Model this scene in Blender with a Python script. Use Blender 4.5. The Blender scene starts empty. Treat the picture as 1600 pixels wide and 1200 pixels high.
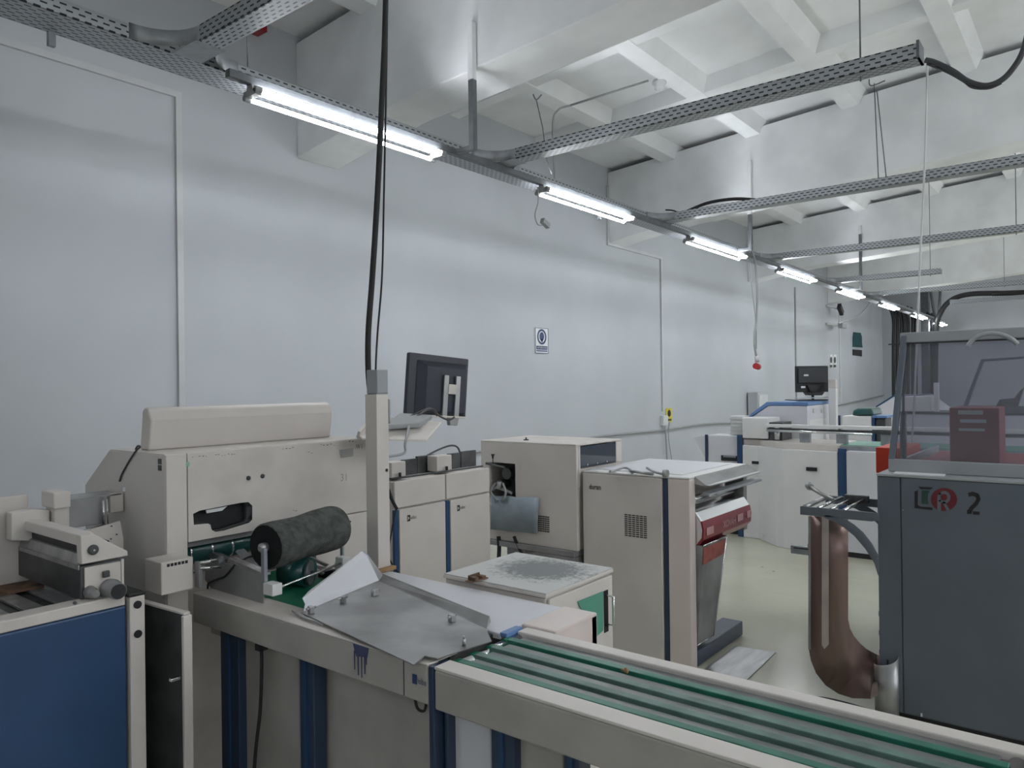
import bpy, bmesh, math, random
from mathutils import Vector, Matrix
random.seed(7)
C = bpy.context.scene.collection
V = Vector
# ------------------------------------------------------------------ camera
FPX, YAW, PIT, ROL, EYE = 1168.8, 0.66809, 0.002285, -0.012867, V((0, 0, 1.65))
fw = V((math.cos(YAW)*math.cos(PIT), math.sin(YAW)*math.cos(PIT), math.sin(PIT)))
r0 = V((math.sin(YAW), -math.cos(YAW), 0)); u0 = r0.cross(fw)
rt = r0*math.cos(ROL) + u0*math.sin(ROL); up = -r0*math.sin(ROL) + u0*math.cos(ROL)
cd = bpy.data.cameras.new('camera'); cam = bpy.data.objects.new('camera', cd); C.objects.link(cam)
cd.sensor_width = 36; cd.lens = FPX/1600*36; cd.clip_start = 0.05; cd.clip_end = 200
cam.matrix_world = Matrix(((rt.x, up.x, -fw.x, EYE.x), (rt.y, up.y, -fw.y, EYE.y), (rt.z, up.z, -fw.z, EYE.z), (0, 0, 0, 1)))
bpy.context.scene.camera = cam

def W(u, v, x=None, y=None, z=None):
    """world point on a known plane of the room, measured from the survey of the photograph"""
    d = fw + rt*((u-800)/FPX) + up*((600-v)/FPX)
    if x is not None: t = (x-EYE.x)/d.x
    elif y is not None: t = (y-EYE.y)/d.y
    else: t = (z-EYE.z)/d.z
    return EYE + d*t

# ------------------------------------------------------------------ materials
def nodes(name):
    m = bpy.data.materials.new(name); m.use_nodes = True
    nt = m.node_tree; b = nt.nodes['Principled BSDF']
    return m, nt, b
def N(nt, t, **k):
    n = nt.nodes.new(t)
    for a, v in k.items(): setattr(n, a, v)
    return n
def mat(name, col, rough=.5, metal=0, dirt=.08, scale=6, bump=0, spec=.5, coat=0, dcol=None, stretch=(1, 1, 1)):
    m, nt, b = nodes(name)
    tc = N(nt, 'ShaderNodeTexCoord'); mp = N(nt, 'ShaderNodeMapping'); mp.inputs['Scale'].default_value = stretch
    nz = N(nt, 'ShaderNodeTexNoise'); nz.inputs['Scale'].default_value = scale; nz.inputs['Detail'].default_value = 6
    nt.links.new(tc.outputs['Object'], mp.inputs[0]); nt.links.new(mp.outputs[0], nz.inputs['Vector'])
    cr = N(nt, 'ShaderNodeValToRGB')
    d = dcol or tuple(c*(1-dirt*2.2) for c in col)
    cr.color_ramp.elements[0].position = .33; cr.color_ramp.elements[0].color = (*d, 1)
    cr.color_ramp.elements[1].position = .62; cr.color_ramp.elements[1].color = (*col, 1)
    nt.links.new(nz.outputs['Fac'], cr.inputs[0]); nt.links.new(cr.outputs[0], b.inputs['Base Color'])
    b.inputs['Roughness'].default_value = rough; b.inputs['Metallic'].default_value = metal
    b.inputs['Specular IOR Level'].default_value = spec; b.inputs['Coat Weight'].default_value = coat
    if bump:
        n2 = N(nt, 'ShaderNodeTexNoise'); n2.inputs['Scale'].default_value = scale*7; n2.inputs['Detail'].default_value = 4
        nt.links.new(mp.outputs[0], n2.inputs['Vector'])
        bp = N(nt, 'ShaderNodeBump'); bp.inputs['Strength'].default_value = bump; bp.inputs['Distance'].default_value = .01
        nt.links.new(n2.outputs['Fac'], bp.inputs['Height']); nt.links.new(bp.outputs[0], b.inputs['Normal'])
    return m
def slots(name, axis, col=(.40, .42, .45)):
    """galvanised sheet with staggered slots along an axis"""
    m, nt, b = nodes(name)
    tc = N(nt, 'ShaderNodeTexCoord'); sp = N(nt, 'ShaderNodeSeparateXYZ'); nt.links.new(tc.outputs['Object'], sp.inputs[0])
    def M(op, a, c=None):
        n = N(nt, 'ShaderNodeMath', operation=op)
        for i, q in enumerate((a, c)):
            if q is None: continue
            if isinstance(q, (int, float)): n.inputs[i].default_value = q
            else: nt.links.new(q, n.inputs[i])
        return n.outputs[0]
    al = sp.outputs[axis]; o = sp.outputs['Y' if axis == 'X' else 'X']
    row = M('ADD', M('ADD', o, sp.outputs['Z']), 10.0)
    row = M('DIVIDE', row, .026); a = M('ADD', M('DIVIDE', al, .058), M('MULTIPLY', M('FLOOR', row), .5))
    fa = M('FRACT', M('ADD', a, 500.0)); fr = M('FRACT', row)
    mask = M('MULTIPLY', M('LESS_THAN', fa, .55), M('MULTIPLY', M('GREATER_THAN', fr, .32), M('LESS_THAN', fr, .66)))
    mx = N(nt, 'ShaderNodeMix', data_type='RGBA'); mx.inputs[6].default_value = (*col, 1); mx.inputs[7].default_value = (.035, .037, .042, 1)
    nt.links.new(mask, mx.inputs[0]); nt.links.new(mx.outputs[2], b.inputs['Base Color'])
    b.inputs['Roughness'].default_value = .42; b.inputs['Metallic'].default_value = .55
    return m
def emis(name, col, s):
    m, nt, b = nodes(name)
    b.inputs['Base Color'].default_value = (.9, .9, .9, 1); b.inputs['Emission Color'].default_value = (*col, 1)
    b.inputs['Emission Strength'].default_value = s
    return m
LAMP = 34.0
BE = mat('beige_paint', (.69, .64, .605), .42, dirt=.05, scale=2.5)
BEW = mat('worn_beige_paint', (.67, .62, .585), .5, dirt=.07, scale=5, bump=.05)
WH = mat('white_paint', (.76, .75, .755), .38, dirt=.03, scale=3)
WHC = mat('cool_white_paint', (.68, .68, .73), .38, dirt=.03, scale=3)
PINK = mat('pinkish_beige_paint', (.74, .64, .61), .42, dirt=.04, scale=2)
BL = mat('blue_paint', (.022, .066, .165), .38, dirt=.06, scale=4, bump=.03)
NAVY = mat('navy_paint', (.032, .055, .105), .35, dirt=.08)
BL2 = mat('light_blue_paint', (.13, .25, .50), .4, dirt=.05)
ST = mat('brushed_steel', (.46, .46, .47), .36, .7, dirt=.14, scale=3, stretch=(1, 6, 1))
STD = mat('dull_steel_sheet', (.37, .37, .375), .5, .45, dirt=.2, scale=3.5, bump=.05)
STK = mat('dark_steel', (.12, .125, .13), .45, .6, dirt=.2, scale=8)
CHR = mat('bright_steel', (.75, .76, .78), .16, 1, dirt=.03)
GALV = mat('galvanised_steel', (.36, .38, .41), .45, .5, dirt=.1, scale=12)
GALD = mat('dark_galvanised_steel', (.15, .16, .175), .5, .4, dirt=.1, scale=12)
BLK = mat('black_plastic', (.016, .017, .02), .45, dirt=.1)
RUB = mat('black_rubber', (.022, .023, .026), .7, dirt=.2)
GRY = mat('slate_grey_paint', (.115, .135, .165), .40, dirt=.05, scale=3, bump=.02)
GRL = mat('light_slate_grey_paint', (.33, .345, .37), .40, dirt=.05, scale=3)
GRN = mat('green_belt', (.008, .20, .11), .45, dirt=.12, scale=9)
GRNB = mat('green_strip_belt', (.018, .17, .115), .4, dirt=.15, scale=9)
GRNW = mat('worn_green_belt', (.13, .23, .20), .45, dirt=.2, scale=9)
GRNP = mat('pale_green_paint', (.11, .34, .25), .45, dirt=.06)
TEAL = mat('teal_paint', (.015, .085, .085), .3, dirt=.1, coat=.3)
FOAM = mat('dark_grey_foam', (.11, .118, .11), .95, dirt=.22, scale=30, bump=.5, spec=.15)
FOAMK = mat('black_foam_face', (.022, .023, .024), .95, dirt=.1, scale=30, bump=.2, spec=.1)
SLID = mat('dusty_slide_metal', (.24, .255, .255), .4, .4, dirt=.15, scale=7)
GRIM_SHADE = mat('grimy_shaded_beige_paint', (.44, .41, .385), .5, dirt=.1, scale=4, bump=.05)  # beige darkened for grime on the beams and shade on the covers below
CABG = mat('dark_grey_cable', (.05, .053, .06), .6, dirt=.1)
TEALP = mat('teal_cloth', (.01, .075, .085), .8, dirt=.15)
RED = mat('red_paint', (.42, .02, .025), .4, dirt=.05)
REDM = mat('dark_red_paint', (.34, .012, .02), .4, dirt=.08)
ORG = mat('orange_red_paint', (.62, .05, .02), .45, dirt=.05)
WOOD = mat('raw_wood', (.40, .25, .12), .7, dirt=.15, scale=12, stretch=(1, 8, 1))
RUST = mat('rusty_brown', (.22, .13, .085), .8, dirt=.3, scale=15)
PAP = mat('white_paper', (.75, .76, .78), .7, dirt=.02)
CLOT = mat('pale_blue_plastic_sheet', (.33, .39, .45), .35, dirt=.12, scale=7, bump=.1)
GDARK = mat('smoked_blue_glass', (.018, .03, .05), .08, dirt=.1, coat=.5)
YEL = mat('yellow_sign', (.65, .55, .05), .5, dirt=.03)
INK = mat('black_ink', (.012, .013, .018), .5, dirt=0)
INKB = mat('navy_ink', (.03, .05, .14), .5, dirt=0)
INKG = mat('grey_ink', (.07, .07, .075), .5, dirt=0)
INKW = mat('white_ink', (.7, .7, .7), .5, dirt=0)
INKR = mat('dark_red_ink', (.13, .012, .018), .5, dirt=0)
INKGN = mat('dark_green_ink', (.02, .06, .05), .5, dirt=0)
PINKI = mat('pale_pink_ink', (.62, .33, .34), .5, dirt=.1)
DRIP = mat('dried_blue_ink', (.07, .08, .17), .5, dirt=.1)
MINT = mat('mint_mark', (.30, .52, .42), .6, dirt=.1)
TUBE = emis('lit_tube', (.93, .97, 1.0), LAMP)
COPR = mat('reddish_steel', (.24, .155, .14), .30, .55, dirt=.25, scale=2.2, stretch=(1, 5, .6), dcol=(.14, .105, .09))
BAND = mat('pale_steel_band', (.52, .46, .44), .32, .5, dirt=.1)
WALL = mat('painted_wall', (.50, .52, .555), .7, dirt=.04, scale=.8, bump=.06, spec=.25)
CEIL = mat('whitewashed_concrete', (.85, .86, .88), .8, dirt=.06, scale=1.2, bump=.25, spec=.2)
BEAMM = mat('whitewashed_beam', (.84, .85, .87), .8, dirt=.07, scale=1.5, bump=.3, spec=.2)
PIPE = mat('white_conduit', (.62, .63, .64), .5, dirt=.03)
TRNK = mat('white_trunking', (.54, .55, .57), .5, dirt=.03)
PIPG = mat('grey_conduit', (.33, .34, .35), .5, dirt=.03)
# stained cabinet top
STN, nt, b = nodes('stained_white_top')
tc = N(nt, 'ShaderNodeTexCoord'); gr = N(nt, 'ShaderNodeTexGradient', gradient_type='SPHERICAL')
mp = N(nt, 'ShaderNodeMapping'); mp.inputs['Location'].default_value = (-.05*3.6, .01*3.6, 0); mp.inputs['Scale'].default_value = (3.9, 3.4, 0.01)
nt.links.new(tc.outputs['Object'], mp.inputs[0]); nt.links.new(mp.outputs[0], gr.inputs[0])
nz = N(nt, 'ShaderNodeTexNoise'); nz.inputs['Scale'].default_value = 34; nz.inputs['Detail'].default_value = 9; nz.inputs['Roughness'].default_value = .8
nt.links.new(tc.outputs['Object'], nz.inputs['Vector'])
ad = N(nt, 'ShaderNodeMath', operation='MULTIPLY_ADD'); ad.inputs[1].default_value = .62
nt.links.new(gr.outputs['Fac'], ad.inputs[0]); nt.links.new(nz.outputs['Fac'], ad.inputs[2])
cr = N(nt, 'ShaderNodeValToRGB'); cr.color_ramp.elements[0].position = .66; cr.color_ramp.elements[0].color = (.56, .56, .55, 1)
cr.color_ramp.elements[1].position = .86; cr.color_ramp.elements[1].color = (.17, .18, .185, 1)
nt.links.new(ad.outputs[0], cr.inputs[0]); nt.links.new(cr.outputs[0], b.inputs['Base Color']); b.inputs['Roughness'].default_value = .55
# epoxy floor
FLO, nt, b = nodes('epoxy_floor')
tc = N(nt, 'ShaderNodeTexCoord'); nz = N(nt, 'ShaderNodeTexNoise'); nz.inputs['Scale'].default_value = .9; nz.inputs['Detail'].default_value = 8
nt.links.new(tc.outputs['Object'], nz.inputs['Vector'])
cr = N(nt, 'ShaderNodeValToRGB'); cr.color_ramp.elements[0].position = .35; cr.color_ramp.elements[0].color = (.48, .475, .375, 1)
cr.color_ramp.elements[1].position = .65; cr.color_ramp.elements[1].color = (.58, .575, .46, 1)
nt.links.new(nz.outputs['Fac'], cr.inputs[0])
vo = N(nt, 'ShaderNodeTexVoronoi'); vo.inputs['Scale'].default_value = 3.2; nt.links.new(tc.outputs['Object'], vo.inputs['Vector'])
lt = N(nt, 'ShaderNodeMath', operation='LESS_THAN'); lt.inputs[1].default_value = .035; nt.links.new(vo.outputs['Distance'], lt.inputs[0])
mx = N(nt, 'ShaderNodeMix', data_type='RGBA'); mx.inputs[7].default_value = (.16, .155, .13, 1)
nt.links.new(lt.outputs[0], mx.inputs[0]); nt.links.new(cr.outputs[0], mx.inputs[6]); nt.links.new(mx.outputs[2], b.inputs['Base Color'])
b.inputs['Roughness'].default_value = .22
nb = N(nt, 'ShaderNodeTexNoise'); nb.inputs['Scale'].default_value = 5; bp = N(nt, 'ShaderNodeBump'); bp.inputs['Strength'].default_value = .12; bp.inputs['Distance'].default_value = .02
nt.links.new(tc.outputs['Object'], nb.inputs['Vector']); nt.links.new(nb.outputs['Fac'], bp.inputs['Height']); nt.links.new(bp.outputs[0], b.inputs['Normal'])
# tinted acrylic
TINT, nt, b = nodes('smoked_acrylic')
nt.nodes.remove(b); out = nt.nodes['Material Output']
tr = N(nt, 'ShaderNodeBsdfTransparent'); tr.inputs[0].default_value = (.68, .685, .73, 1)
gl = N(nt, 'ShaderNodeBsdfGlossy'); gl.inputs['Roughness'].default_value = .06; gl.inputs[0].default_value = (.85, .88, .95, 1)
df = N(nt, 'ShaderNodeBsdfDiffuse'); df.inputs[0].default_value = (.42, .43, .48, 1)
fr = N(nt, 'ShaderNodeFresnel'); fr.inputs[0].default_value = 1.45
m1_ = N(nt, 'ShaderNodeMixShader'); m1_.inputs[0].default_value = .16; m2_ = N(nt, 'ShaderNodeMixShader')
nt.links.new(tr.outputs[0], m1_.inputs[1]); nt.links.new(df.outputs[0], m1_.inputs[2])
nt.links.new(fr.outputs[0], m2_.inputs[0]); nt.links.new(m1_.outputs[0], m2_.inputs[1]); nt.links.new(gl.outputs[0], m2_.inputs[2])
nt.links.new(m2_.outputs[0], out.inputs[0])
SLX = slots('slotted_tray_lengthwise', 'X'); SLY = slots('slotted_tray_crosswise', 'Y')

# ------------------------------------------------------------------ mesh helpers
class B:
    def __init__(s): s.bm = bmesh.new()
    def box(s, x0, x1, y0, y1, z0, z1, rot=None):
        if x0 > x1: x0, x1 = x1, x0
        if y0 > y1: y0, y1 = y1, y0
        if z0 > z1: z0, z1 = z1, z0
        vs = [s.bm.verts.new((x, y, z)) for x in (x0, x1) for y in (y0, y1) for z in (z0, z1)]
        for f in ((0, 1, 3, 2), (4, 6, 7, 5), (0, 4, 5, 1), (2, 3, 7, 6), (0, 2, 6, 4), (1, 5, 7, 3)):
            s.bm.faces.new([vs[i] for i in f])
        if rot:
            c = V(((x0+x1)/2, (y0+y1)/2, (z0+z1)/2)); R = Matrix.Rotation(rot[1], 3, rot[0])
            for v in vs: v.co = c + R @ (v.co-c)
        return s
    def slab(s, poly, d):
        """closed solid: polygon of 3D points thickened by vector d"""
        d = V(d); a = [s.bm.verts.new(V(p)) for p in poly]; c = [s.bm.verts.new(V(p)+d) for p in poly]
        n = len(a); s.bm.faces.new(a); s.bm.faces.new(c[::-1])
        for i in range(n): s.bm.faces.new((a[i], c[i], c[(i+1) % n], a[(i+1) % n]))
        return s
    def strip(s, a, b2, d):
        """curved sheet between two rails thickened by d"""
        d = V(d); n = len(a)
        g = [[s.bm.verts.new(V(p)+o) for p in r] for r in (a, b2) for o in (V((0, 0, 0)), d)]
        for i in range(n-1):
            s.bm.faces.new((g[0][i], g[0][i+1], g[2][i+1], g[2][i])).smooth = n > 6; s.bm.faces.new((g[1][i], g[3][i], g[3][i+1], g[1][i+1])).smooth = n > 6
            s.bm.faces.new((g[0][i], g[1][i], g[1][i+1], g[0][i+1])); s.bm.faces.new((g[2][i], g[2][i+1], g[3][i+1], g[3][i]))
        for i in (0, n-1): s.bm.faces.new((g[0][i], g[2][i], g[3][i], g[1][i]))
        return s
    def cyl(s, p0, p1, r, r1=None, seg=20):
        return s.lathe(p0, p1, [(0, r), (1, r if r1 is None else r1)], seg)
    def lathe(s, p0, p1, prof, seg=24, cap=True):
        p0, p1 = V(p0), V(p1); ax = (p1-p0); L = ax.length; ax.normalize()
        a = ax.orthogonal().normalized(); b = ax.cross(a); rings = []
        for t, r in prof:
            c = p0+ax*L*t
            rings.append([s.bm.verts.new(c+(a*math.cos(2*math.pi*i/seg)+b*math.sin(2*math.pi*i/seg))*r) for i in range(seg)])
        for k in range(len(rings)-1):
            for i in range(seg):
                f = s.bm.faces.new((rings[k][i], rings[k][(i+1) % seg], rings[k+1][(i+1) % seg], rings[k+1][i])); f.smooth = True
        if cap:
            s.bm.faces.new(rings[0][::-1]); s.bm.faces.new(rings[-1])
        return s
    def tube(s, pts, r, seg=8, smooth=True):
        pts = [V(p) for p in pts]
        if smooth and len(pts) > 2:
            q = []
            for i in range(len(pts)-1):
                p0 = pts[max(i-1, 0)]; p1 = pts[i]; p2 = pts[i+1]; p3 = pts[min(i+2, len(pts)-1)]
                for k in range(6):
                    t = k/6; q.append(.5*((2*p1)+(p2-p0)*t+(2*p0-5*p1+4*p2-p3)*t*t+(3*p1-p0-3*p2+p3)*t**3))
            q.append(pts[-1]); pts = q
        rings = []; prev = None
        for i, p in enumerate(pts):
            t = (pts[min(i+1, len(pts)-1)]-pts[max(i-1, 0)]).normalized()
            a = (prev - t*prev.dot(t)) if prev is not None else t.orthogonal()
            if a.length < 1e-6: a = t.orthogonal()
            a.normalize(); prev = a; b = t.cross(a)
            rings.append([s.bm.verts.new(p+(a*math.cos(2*math.pi*j/seg)+b*math.sin(2*math.pi*j/seg))*r) for j in range(seg)])
        for k in range(len(rings)-1):
            for j in range(seg):
                f = s.bm.faces.new((rings[k][j], rings[k][(j+1) % seg], rings[k+1][(j+1) % seg], rings[k+1][j])); f.smooth = True
        s.bm.faces.new(rings[0][::-1]); s.bm.faces.new(rings[-1])
        return s
    def obj(s, name, m, parent=None, bev=0, seg=2):
        bmesh.ops.recalc_face_normals(s.bm, faces=s.bm.faces[:])
        me = bpy.data.meshes.new(name); s.bm.to_mesh(me); s.bm.free()
        me.materials.append(m); o = bpy.data.objects.new(name, me); C.objects.link(o)
        if parent is not None: o.parent = parent
        if bev:
            md = o.modifiers.new('bevel', 'BEVEL'); md.width = bev; md.segments = seg; md.limit_method = 'ANGLE'; md.angle_limit = math.radians(40)
            md.harden_normals = False
        return o
def Box(x0, x1, y0, y1, z0, z1, rot=None): return B().box(x0, x1, y0, y1, z0, z1, rot)
THINGS = []
def thing(name, label, cat, group=None):
    o = bpy.data.objects.new(name, None); o.empty_display_size = .05; C.objects.link(o); o['label'] = label; o['category'] = cat
    if group: o['group'] = group
    THINGS.append(o); return o
def tag(o, label, cat, group=None):
    o['label'] = label; o['category'] = cat
    if group: o['group'] = group
    THINGS.append(o); return o
def struct(name, b, m, bev=0):
    o = b.obj(name, m, None, bev); o['kind'] = 'structure'; return o
def lab(o, l): o['label'] = l; return o
def text(s, org, right, upv, h, m, parent, name='lettering', w=None, bold=0.0, depth=.0008, mirror=False):
    cu = bpy.data.curves.new('t', 'FONT'); cu.body = s; cu.size = 1; cu.extrude = 0; cu.offset = bold
    to = bpy.data.objects.new('t', cu); C.objects.link(to)
    me = bpy.data.meshes.new_from_object(to.evaluated_get(bpy.context.evaluated_depsgraph_get())); bpy.data.objects.remove(to)
    xs = [v.co.x for v in me.vertices]; ys = [v.co.y for v in me.vertices]
    sc = h/max(max(ys)-min(ys), 1e-6); sx = (w/(max(xs)-min(xs))) if w else sc
    R, U = V(right).normalized(), V(upv).normalized(); nrm = R.cross(U); y0 = min(ys); x0 = min(xs); xw = max(xs)-x0
    for v in me.vertices:
        xx = (xw-(v.co.x-x0)) if mirror else (v.co.x-x0)
        v.co = V(org)+R*(xx*sx)+U*((v.co.y-y0)*sc)+nrm*depth
    me.materials.append(m); o = bpy.data.objects.new(name, me); C.objects.link(o); o.parent = parent
    return o
def ell(cx, cy, rx, ry, a0=0, a1=2*math.pi, n=24): return [(cx+rx*math.cos(a0+(a1-a0)*i/n), cy+ry*math.sin(a0+(a1-a0)*i/n)) for i in range(n + (0 if abs(a1-a0-2*math.pi) < 1e-6 else 1))]

# ------------------------------------------------------------------ the setting
def roof(y): return 4.84 + .075*(6-y) if y > -4 else 5.59 - .075*(-4-y)
struct('floor', Box(-6, 28.6, -14, 6.2, -.2, 0), FLO)
struct('wall_left', Box(-6.2, 28.6, 6, 6.25, 0, 5.4), WALL)
struct('wall_far', Box(28.5, 28.75, -14, 6, 0, 6), WALL)
struct('wall_right', Box(-6, 28.5, -14.25, -14, 0, 6), WALL)
struct('wall_behind', Box(-6.25, -6, -14, 6, 0, 6), WALL)
bx = [-1.40, 4.34, 10.06, 15.87, 21.9]
cb = B()
prof = [(6, roof(6)+.17), (-4, roof(-4)+.17), (-14, roof(-14)+.17)]
cb.slab([(-6, y, z) for y, z in prof] + [(-6, y, z+.2) for y, z in prof[::-1]], (34.5, 0, 0))
ys = []
k = 4.86
while k > -13: ys.append((k, k+.20)); k -= 1.255
for a, c in ys:
    zt = roof(a)+.225
    cb.slab([(-6, a+.0, roof(a)), (-6, c, roof(c)), (-6, c+.10, zt), (-6, a-.10, zt)], (34.4, 0, 0))
edges = [-6] + [q for x in bx for q in (x, x+.48)] + [28.5]
for i in range(0, len(edges), 2):
    x0, x1 = edges[i], edges[i+1]
    for t in (1/3, 2/3):
        xm = x0+(x1-x0)*t
        for s0, s1 in ((6, -4), (-4, -14)):
            cb.slab([(xm-.08, s0, roof(s0)+.01), (xm+.08, s0, roof(s0)+.01), (xm+.17, s0, roof(s0)+.23), (xm-.17, s0, roof(s0)+.23)], (0, s1-s0, roof(s1)-roof(s0)))
struct('ceiling', cb, CEIL)
for x in bx:
    pr = [(6, 3.84), (5.3, 3.95), (4.7, 4.03), (3.0, 4.13), (1, 4.28), (-4, 4.6), (-13, 4.1), (-14, 3.84)]
    struct('ceiling_beam', B().slab([(x, y, z) for y, z in pr]+[(x, -14, roof(-14)+.1), (x, -4, roof(-4)+.1), (x, 6, roof(6)+.1)], (.48, 0, 0)), BEAMM, .012)
# trunking on the wall
def conduit(pts, w, m=PIPE, y=6.0, d=.03):
    b = B()
    for (x0, z0), (x1, z1) in zip(pts, pts[1:]):
        e = w/2 if x0 != x1 else -w/2-.0003      # runs cover the corners, drops stop short of them
        b.box(min(x0, x1)-w/2, max(x0, x1)+w/2, y-d, y-.0005, min(z0, z1)-e, max(z0, z1)+e)
    return b
o = conduit([(-3, 4.095), (3.165, 4.095), (3.165, 1.0)], .05).obj('cable_trunking', TRNK); tag(o, 'white wall trunking turning down at a corner left of the ceiling beam', 'trunking')
o = conduit([(10.03, 4.75), (10.03, 3.83), (11.795, 3.83), (11.795, 1.15)], .045).obj('cable_trunking', TRNK); tag(o, 'stepped white trunking running down to the yellow wall sticker', 'trunking')
o = conduit([(19.02, 4.04), (19.02, .9)], .06).obj('cable_trunking', PIPG); tag(o, 'straight grey trunking on the wall behind the small far monitor', 'trunking')
o = conduit([(23.0, 4.1), (23.0, 1.0)], .07).obj('cable_trunking', PIPE); tag(o, 'white trunking on the far wall beside the teal poster', 'trunking')
b = B(); b.tube([(3.2, 5.97, .83), (7, 5.97, .85), (9.8, 5.97, .865), (11.7, 5.97, .85), (13.4, 5.97, .87), (15.4, 5.97, .81)], .016)
b.tube([(15.4, 5.97, .81), (22, 5.97, .95), (28.4, 5.97, 1.15)], .02)
tag(b.obj('wall_conduit', PIPG), 'thin grey pipe running low along the whole left wall', 'pipe')
# ------------------------------------------------------------------ cable trays
def tray_mesh_x(x0, x1, y0, y1, z, h):
    return B().box(x0, x1, y0, y1, z, z+.002).box(x0, x1, y0, y0+.002, z, z+h).box(x0, x1, y1-.002, y1, z, z+h).box(x0, x1, y0, y0+.012, z+h-.002, z+h+.002)
LG = None
t = thing('cable_tray', 'long perforated steel cable tray running above the tube lights along the wall', 'cable tray')
tray_mesh_x(-1.5, 27.5, 3.99, 4.24, 3.50, .075).obj('tray', SLX, t)
for x in (1.55, 6.9, 12.9): Box(x, x+.035, 4.22, 4.25, 3.43, 3.52).obj('bracket', GALV, t, .002)
for x in (2.55,):
    B().tube([(x, 4.0, 3.49), (x, 4.0, roof(4)+.1)], .0035, 6, False).obj('hanger_wire', GALD, t)
def branch(x, yend, label, zt=3.50, w=.13, h=.085, rods=(), n=True):
    t = thing('cable_tray', label, 'cable tray')
    ya = 3.74
    B().box(x, x+w, yend, ya, zt, zt+.002).box(x, x+.002, yend, ya, zt, zt+h).box(x+w-.002, x+w, yend, ya, zt, zt+h).box(x, x+.012, yend, ya, zt+h-.002, zt+h+.002).obj('tray', SLY, t)
    # curved corner joining the long tray
    R = .25; a = []; c = []
    for i in range(9):
        q = math.pi/2*i/8
        p = (x-R+R*math.cos(q), ya+R*math.sin(q)); a.append((p[0], p[1], zt)); c.append((p[0], p[1], zt+h))
    b = B().strip(a, c, (-.002, .0, 0))
    a = []; c = []
    for i in range(9):
        q = math.pi/2*i/8
        p = (x+w+R-R*math.cos(q), ya+R*math.sin(q)); a.append((p[0], p[1], zt)); c.append((p[0], p[1], zt+h))
    b.strip(a, c, (.002, 0, 0)); b.box(x-.02, x+w+.02, ya, 3.99, zt-.001, zt+.001)
    b.obj('corner_piece', GALV, t)
    for y in rods: B().tube([(x+w/2, y, zt-.03), (x+w/2, y, roof(y)+.15)], .005, 6, False).obj('hanger_rod', GALD, t)
    return t
branch(2.10, -1.0, 'perforated tray branching off nearest at top left', rods=(2.6,))
t1 = branch(4.82, .80, 'perforated tray reaching right and ending in a drooping black cable', rods=(1.13,))
Box(4.81, 4.96, .80, .815, 3.50, 3.60).obj('end_cap', GALD, t1)
branch(7.78, -3, 'second perforated tray across the room below the cracked beam', rods=())
branch(11.3, -6, 'third perforated tray, slim, crossing in front of the middle hanger post', rods=(W(1587, 300, x=11.36).y,))
branch(14.75, 2.17, 'short far perforated tray ending level with the tall white cord', rods=(W(1453, 400, x=14.8).y,))
branch(17.6, -6, 'farthest perforated tray crossing before the end wall', rods=(1.5,))
t = thing('cable_tray', 'short far tray carrying a bundle of black cables at the end wall', 'cable tray')
Box(24.0, 24.14, -6, W(1484, 470, x=24).y, W(1540, 468, x=24).z-.05, W(1540, 468, x=24).z+.06).obj('tray', SLY, t)
B().tube([(24.07, -6, 3.62)]+[W(u, v, x=24.07) for u, v in [(1600, 457), (1560, 458), (1520, 459), (1496, 464), (1480, 474), (1470, 488), (1464, 505), (1462, 540), (1461, 620)]], .07).obj('cable_bundle', BLK, t)
# hanger posts + strut rail
rail = thing('strut_rail', 'dark steel channel rail carrying the whole row of tube lights', 'rail')
B().box(2.38, 27.5, 3.915, 3.965, 3.45, 3.498).obj('channel', GALD, rail, .003)
for (x, u, vt, vm, lb) in ((4.312, 738, 35, 125, 'nearest hanger post, dark below and whitewashed where it meets the beam'),
                      (10.03, 1172, 250, 335, 'second hanger post, from the middle beam, with a red plug cable below it'),
                      (15.84, 1344, 352, 366, 'third and farthest hanger post on the light row')):
    t = thing('hanger_post', lb, 'post')
    a, c = W(u, vt, x=x), W(u, vm, x=x); y = c.y; s_ = .024
    Box(x-s_, x+s_, y-s_, y+s_, c.z, a.z).obj('painted_upper_channel', CEIL, t, .003)
    Box(x-s_, x+s_, y-s_, y+s_, 3.45, c.z-.001).obj('lower_channel', GALD, t, .003)
    Box(x-s_, x+s_, y+s_+.001, 3.914, 3.455, 3.49).obj('rail_bracket', GALD, t, .003)
# ------------------------------------------------------------------ lights
def fixture(x0, L, y, label, z=3.40, group=None):
    t = thing('pendant_tube_light', label, 'light', group)
    B().slab([(x0, y-.034, z+.014), (x0, y+.034, z+.014), (x0, y+.026, z+.048), (x0, y-.026, z+.048)], (L, 0, 0)).obj('housing', PIPG, t, .004)  # white housing painted grey so the gap between the tubes looks dim
    for s in (-1, 1):
        B().cyl((x0+.045, y+s*.056, z-.002-s*.014), (x0+L-.045, y+s*.056, z-.002-s*.014), .013, seg=12).obj('tube', TUBE, t)
        e = x0 if s < 0 else x0+L-.045
        B().box(e, e+.045, y-.062, y+.062, z-.016, z+.020).cyl((e, y-.056, z+.012), (e+.045, y-.056, z+.012), .019, seg=12).cyl((e, y+.056, z-.016), (e+.045, y+.056, z-.016), .019, seg=12).obj('lamp_holder', PIPG, t, .003)
    return t
X0 = [2.52, 5.45, 8.49, 11.75, 15.1, 18.5, 22.2, 25.6]
LL = ['nearest lit twin tube light, at the upper left under the strut rail', 'second lit twin tube light from the camera, with a loose connector hanging at its end',
      'third lit twin tube light along the wall row, left of the red plug cable', 'fourth lit twin tube light, above the small far monitor',
      'fifth lit twin tube light, left of the third hanger post', 'sixth lit twin tube light, just right of the third hanger post',
      'seventh lit twin tube light, behind the tall white cord', 'farthest lit twin tube light at the end of the row']
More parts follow.
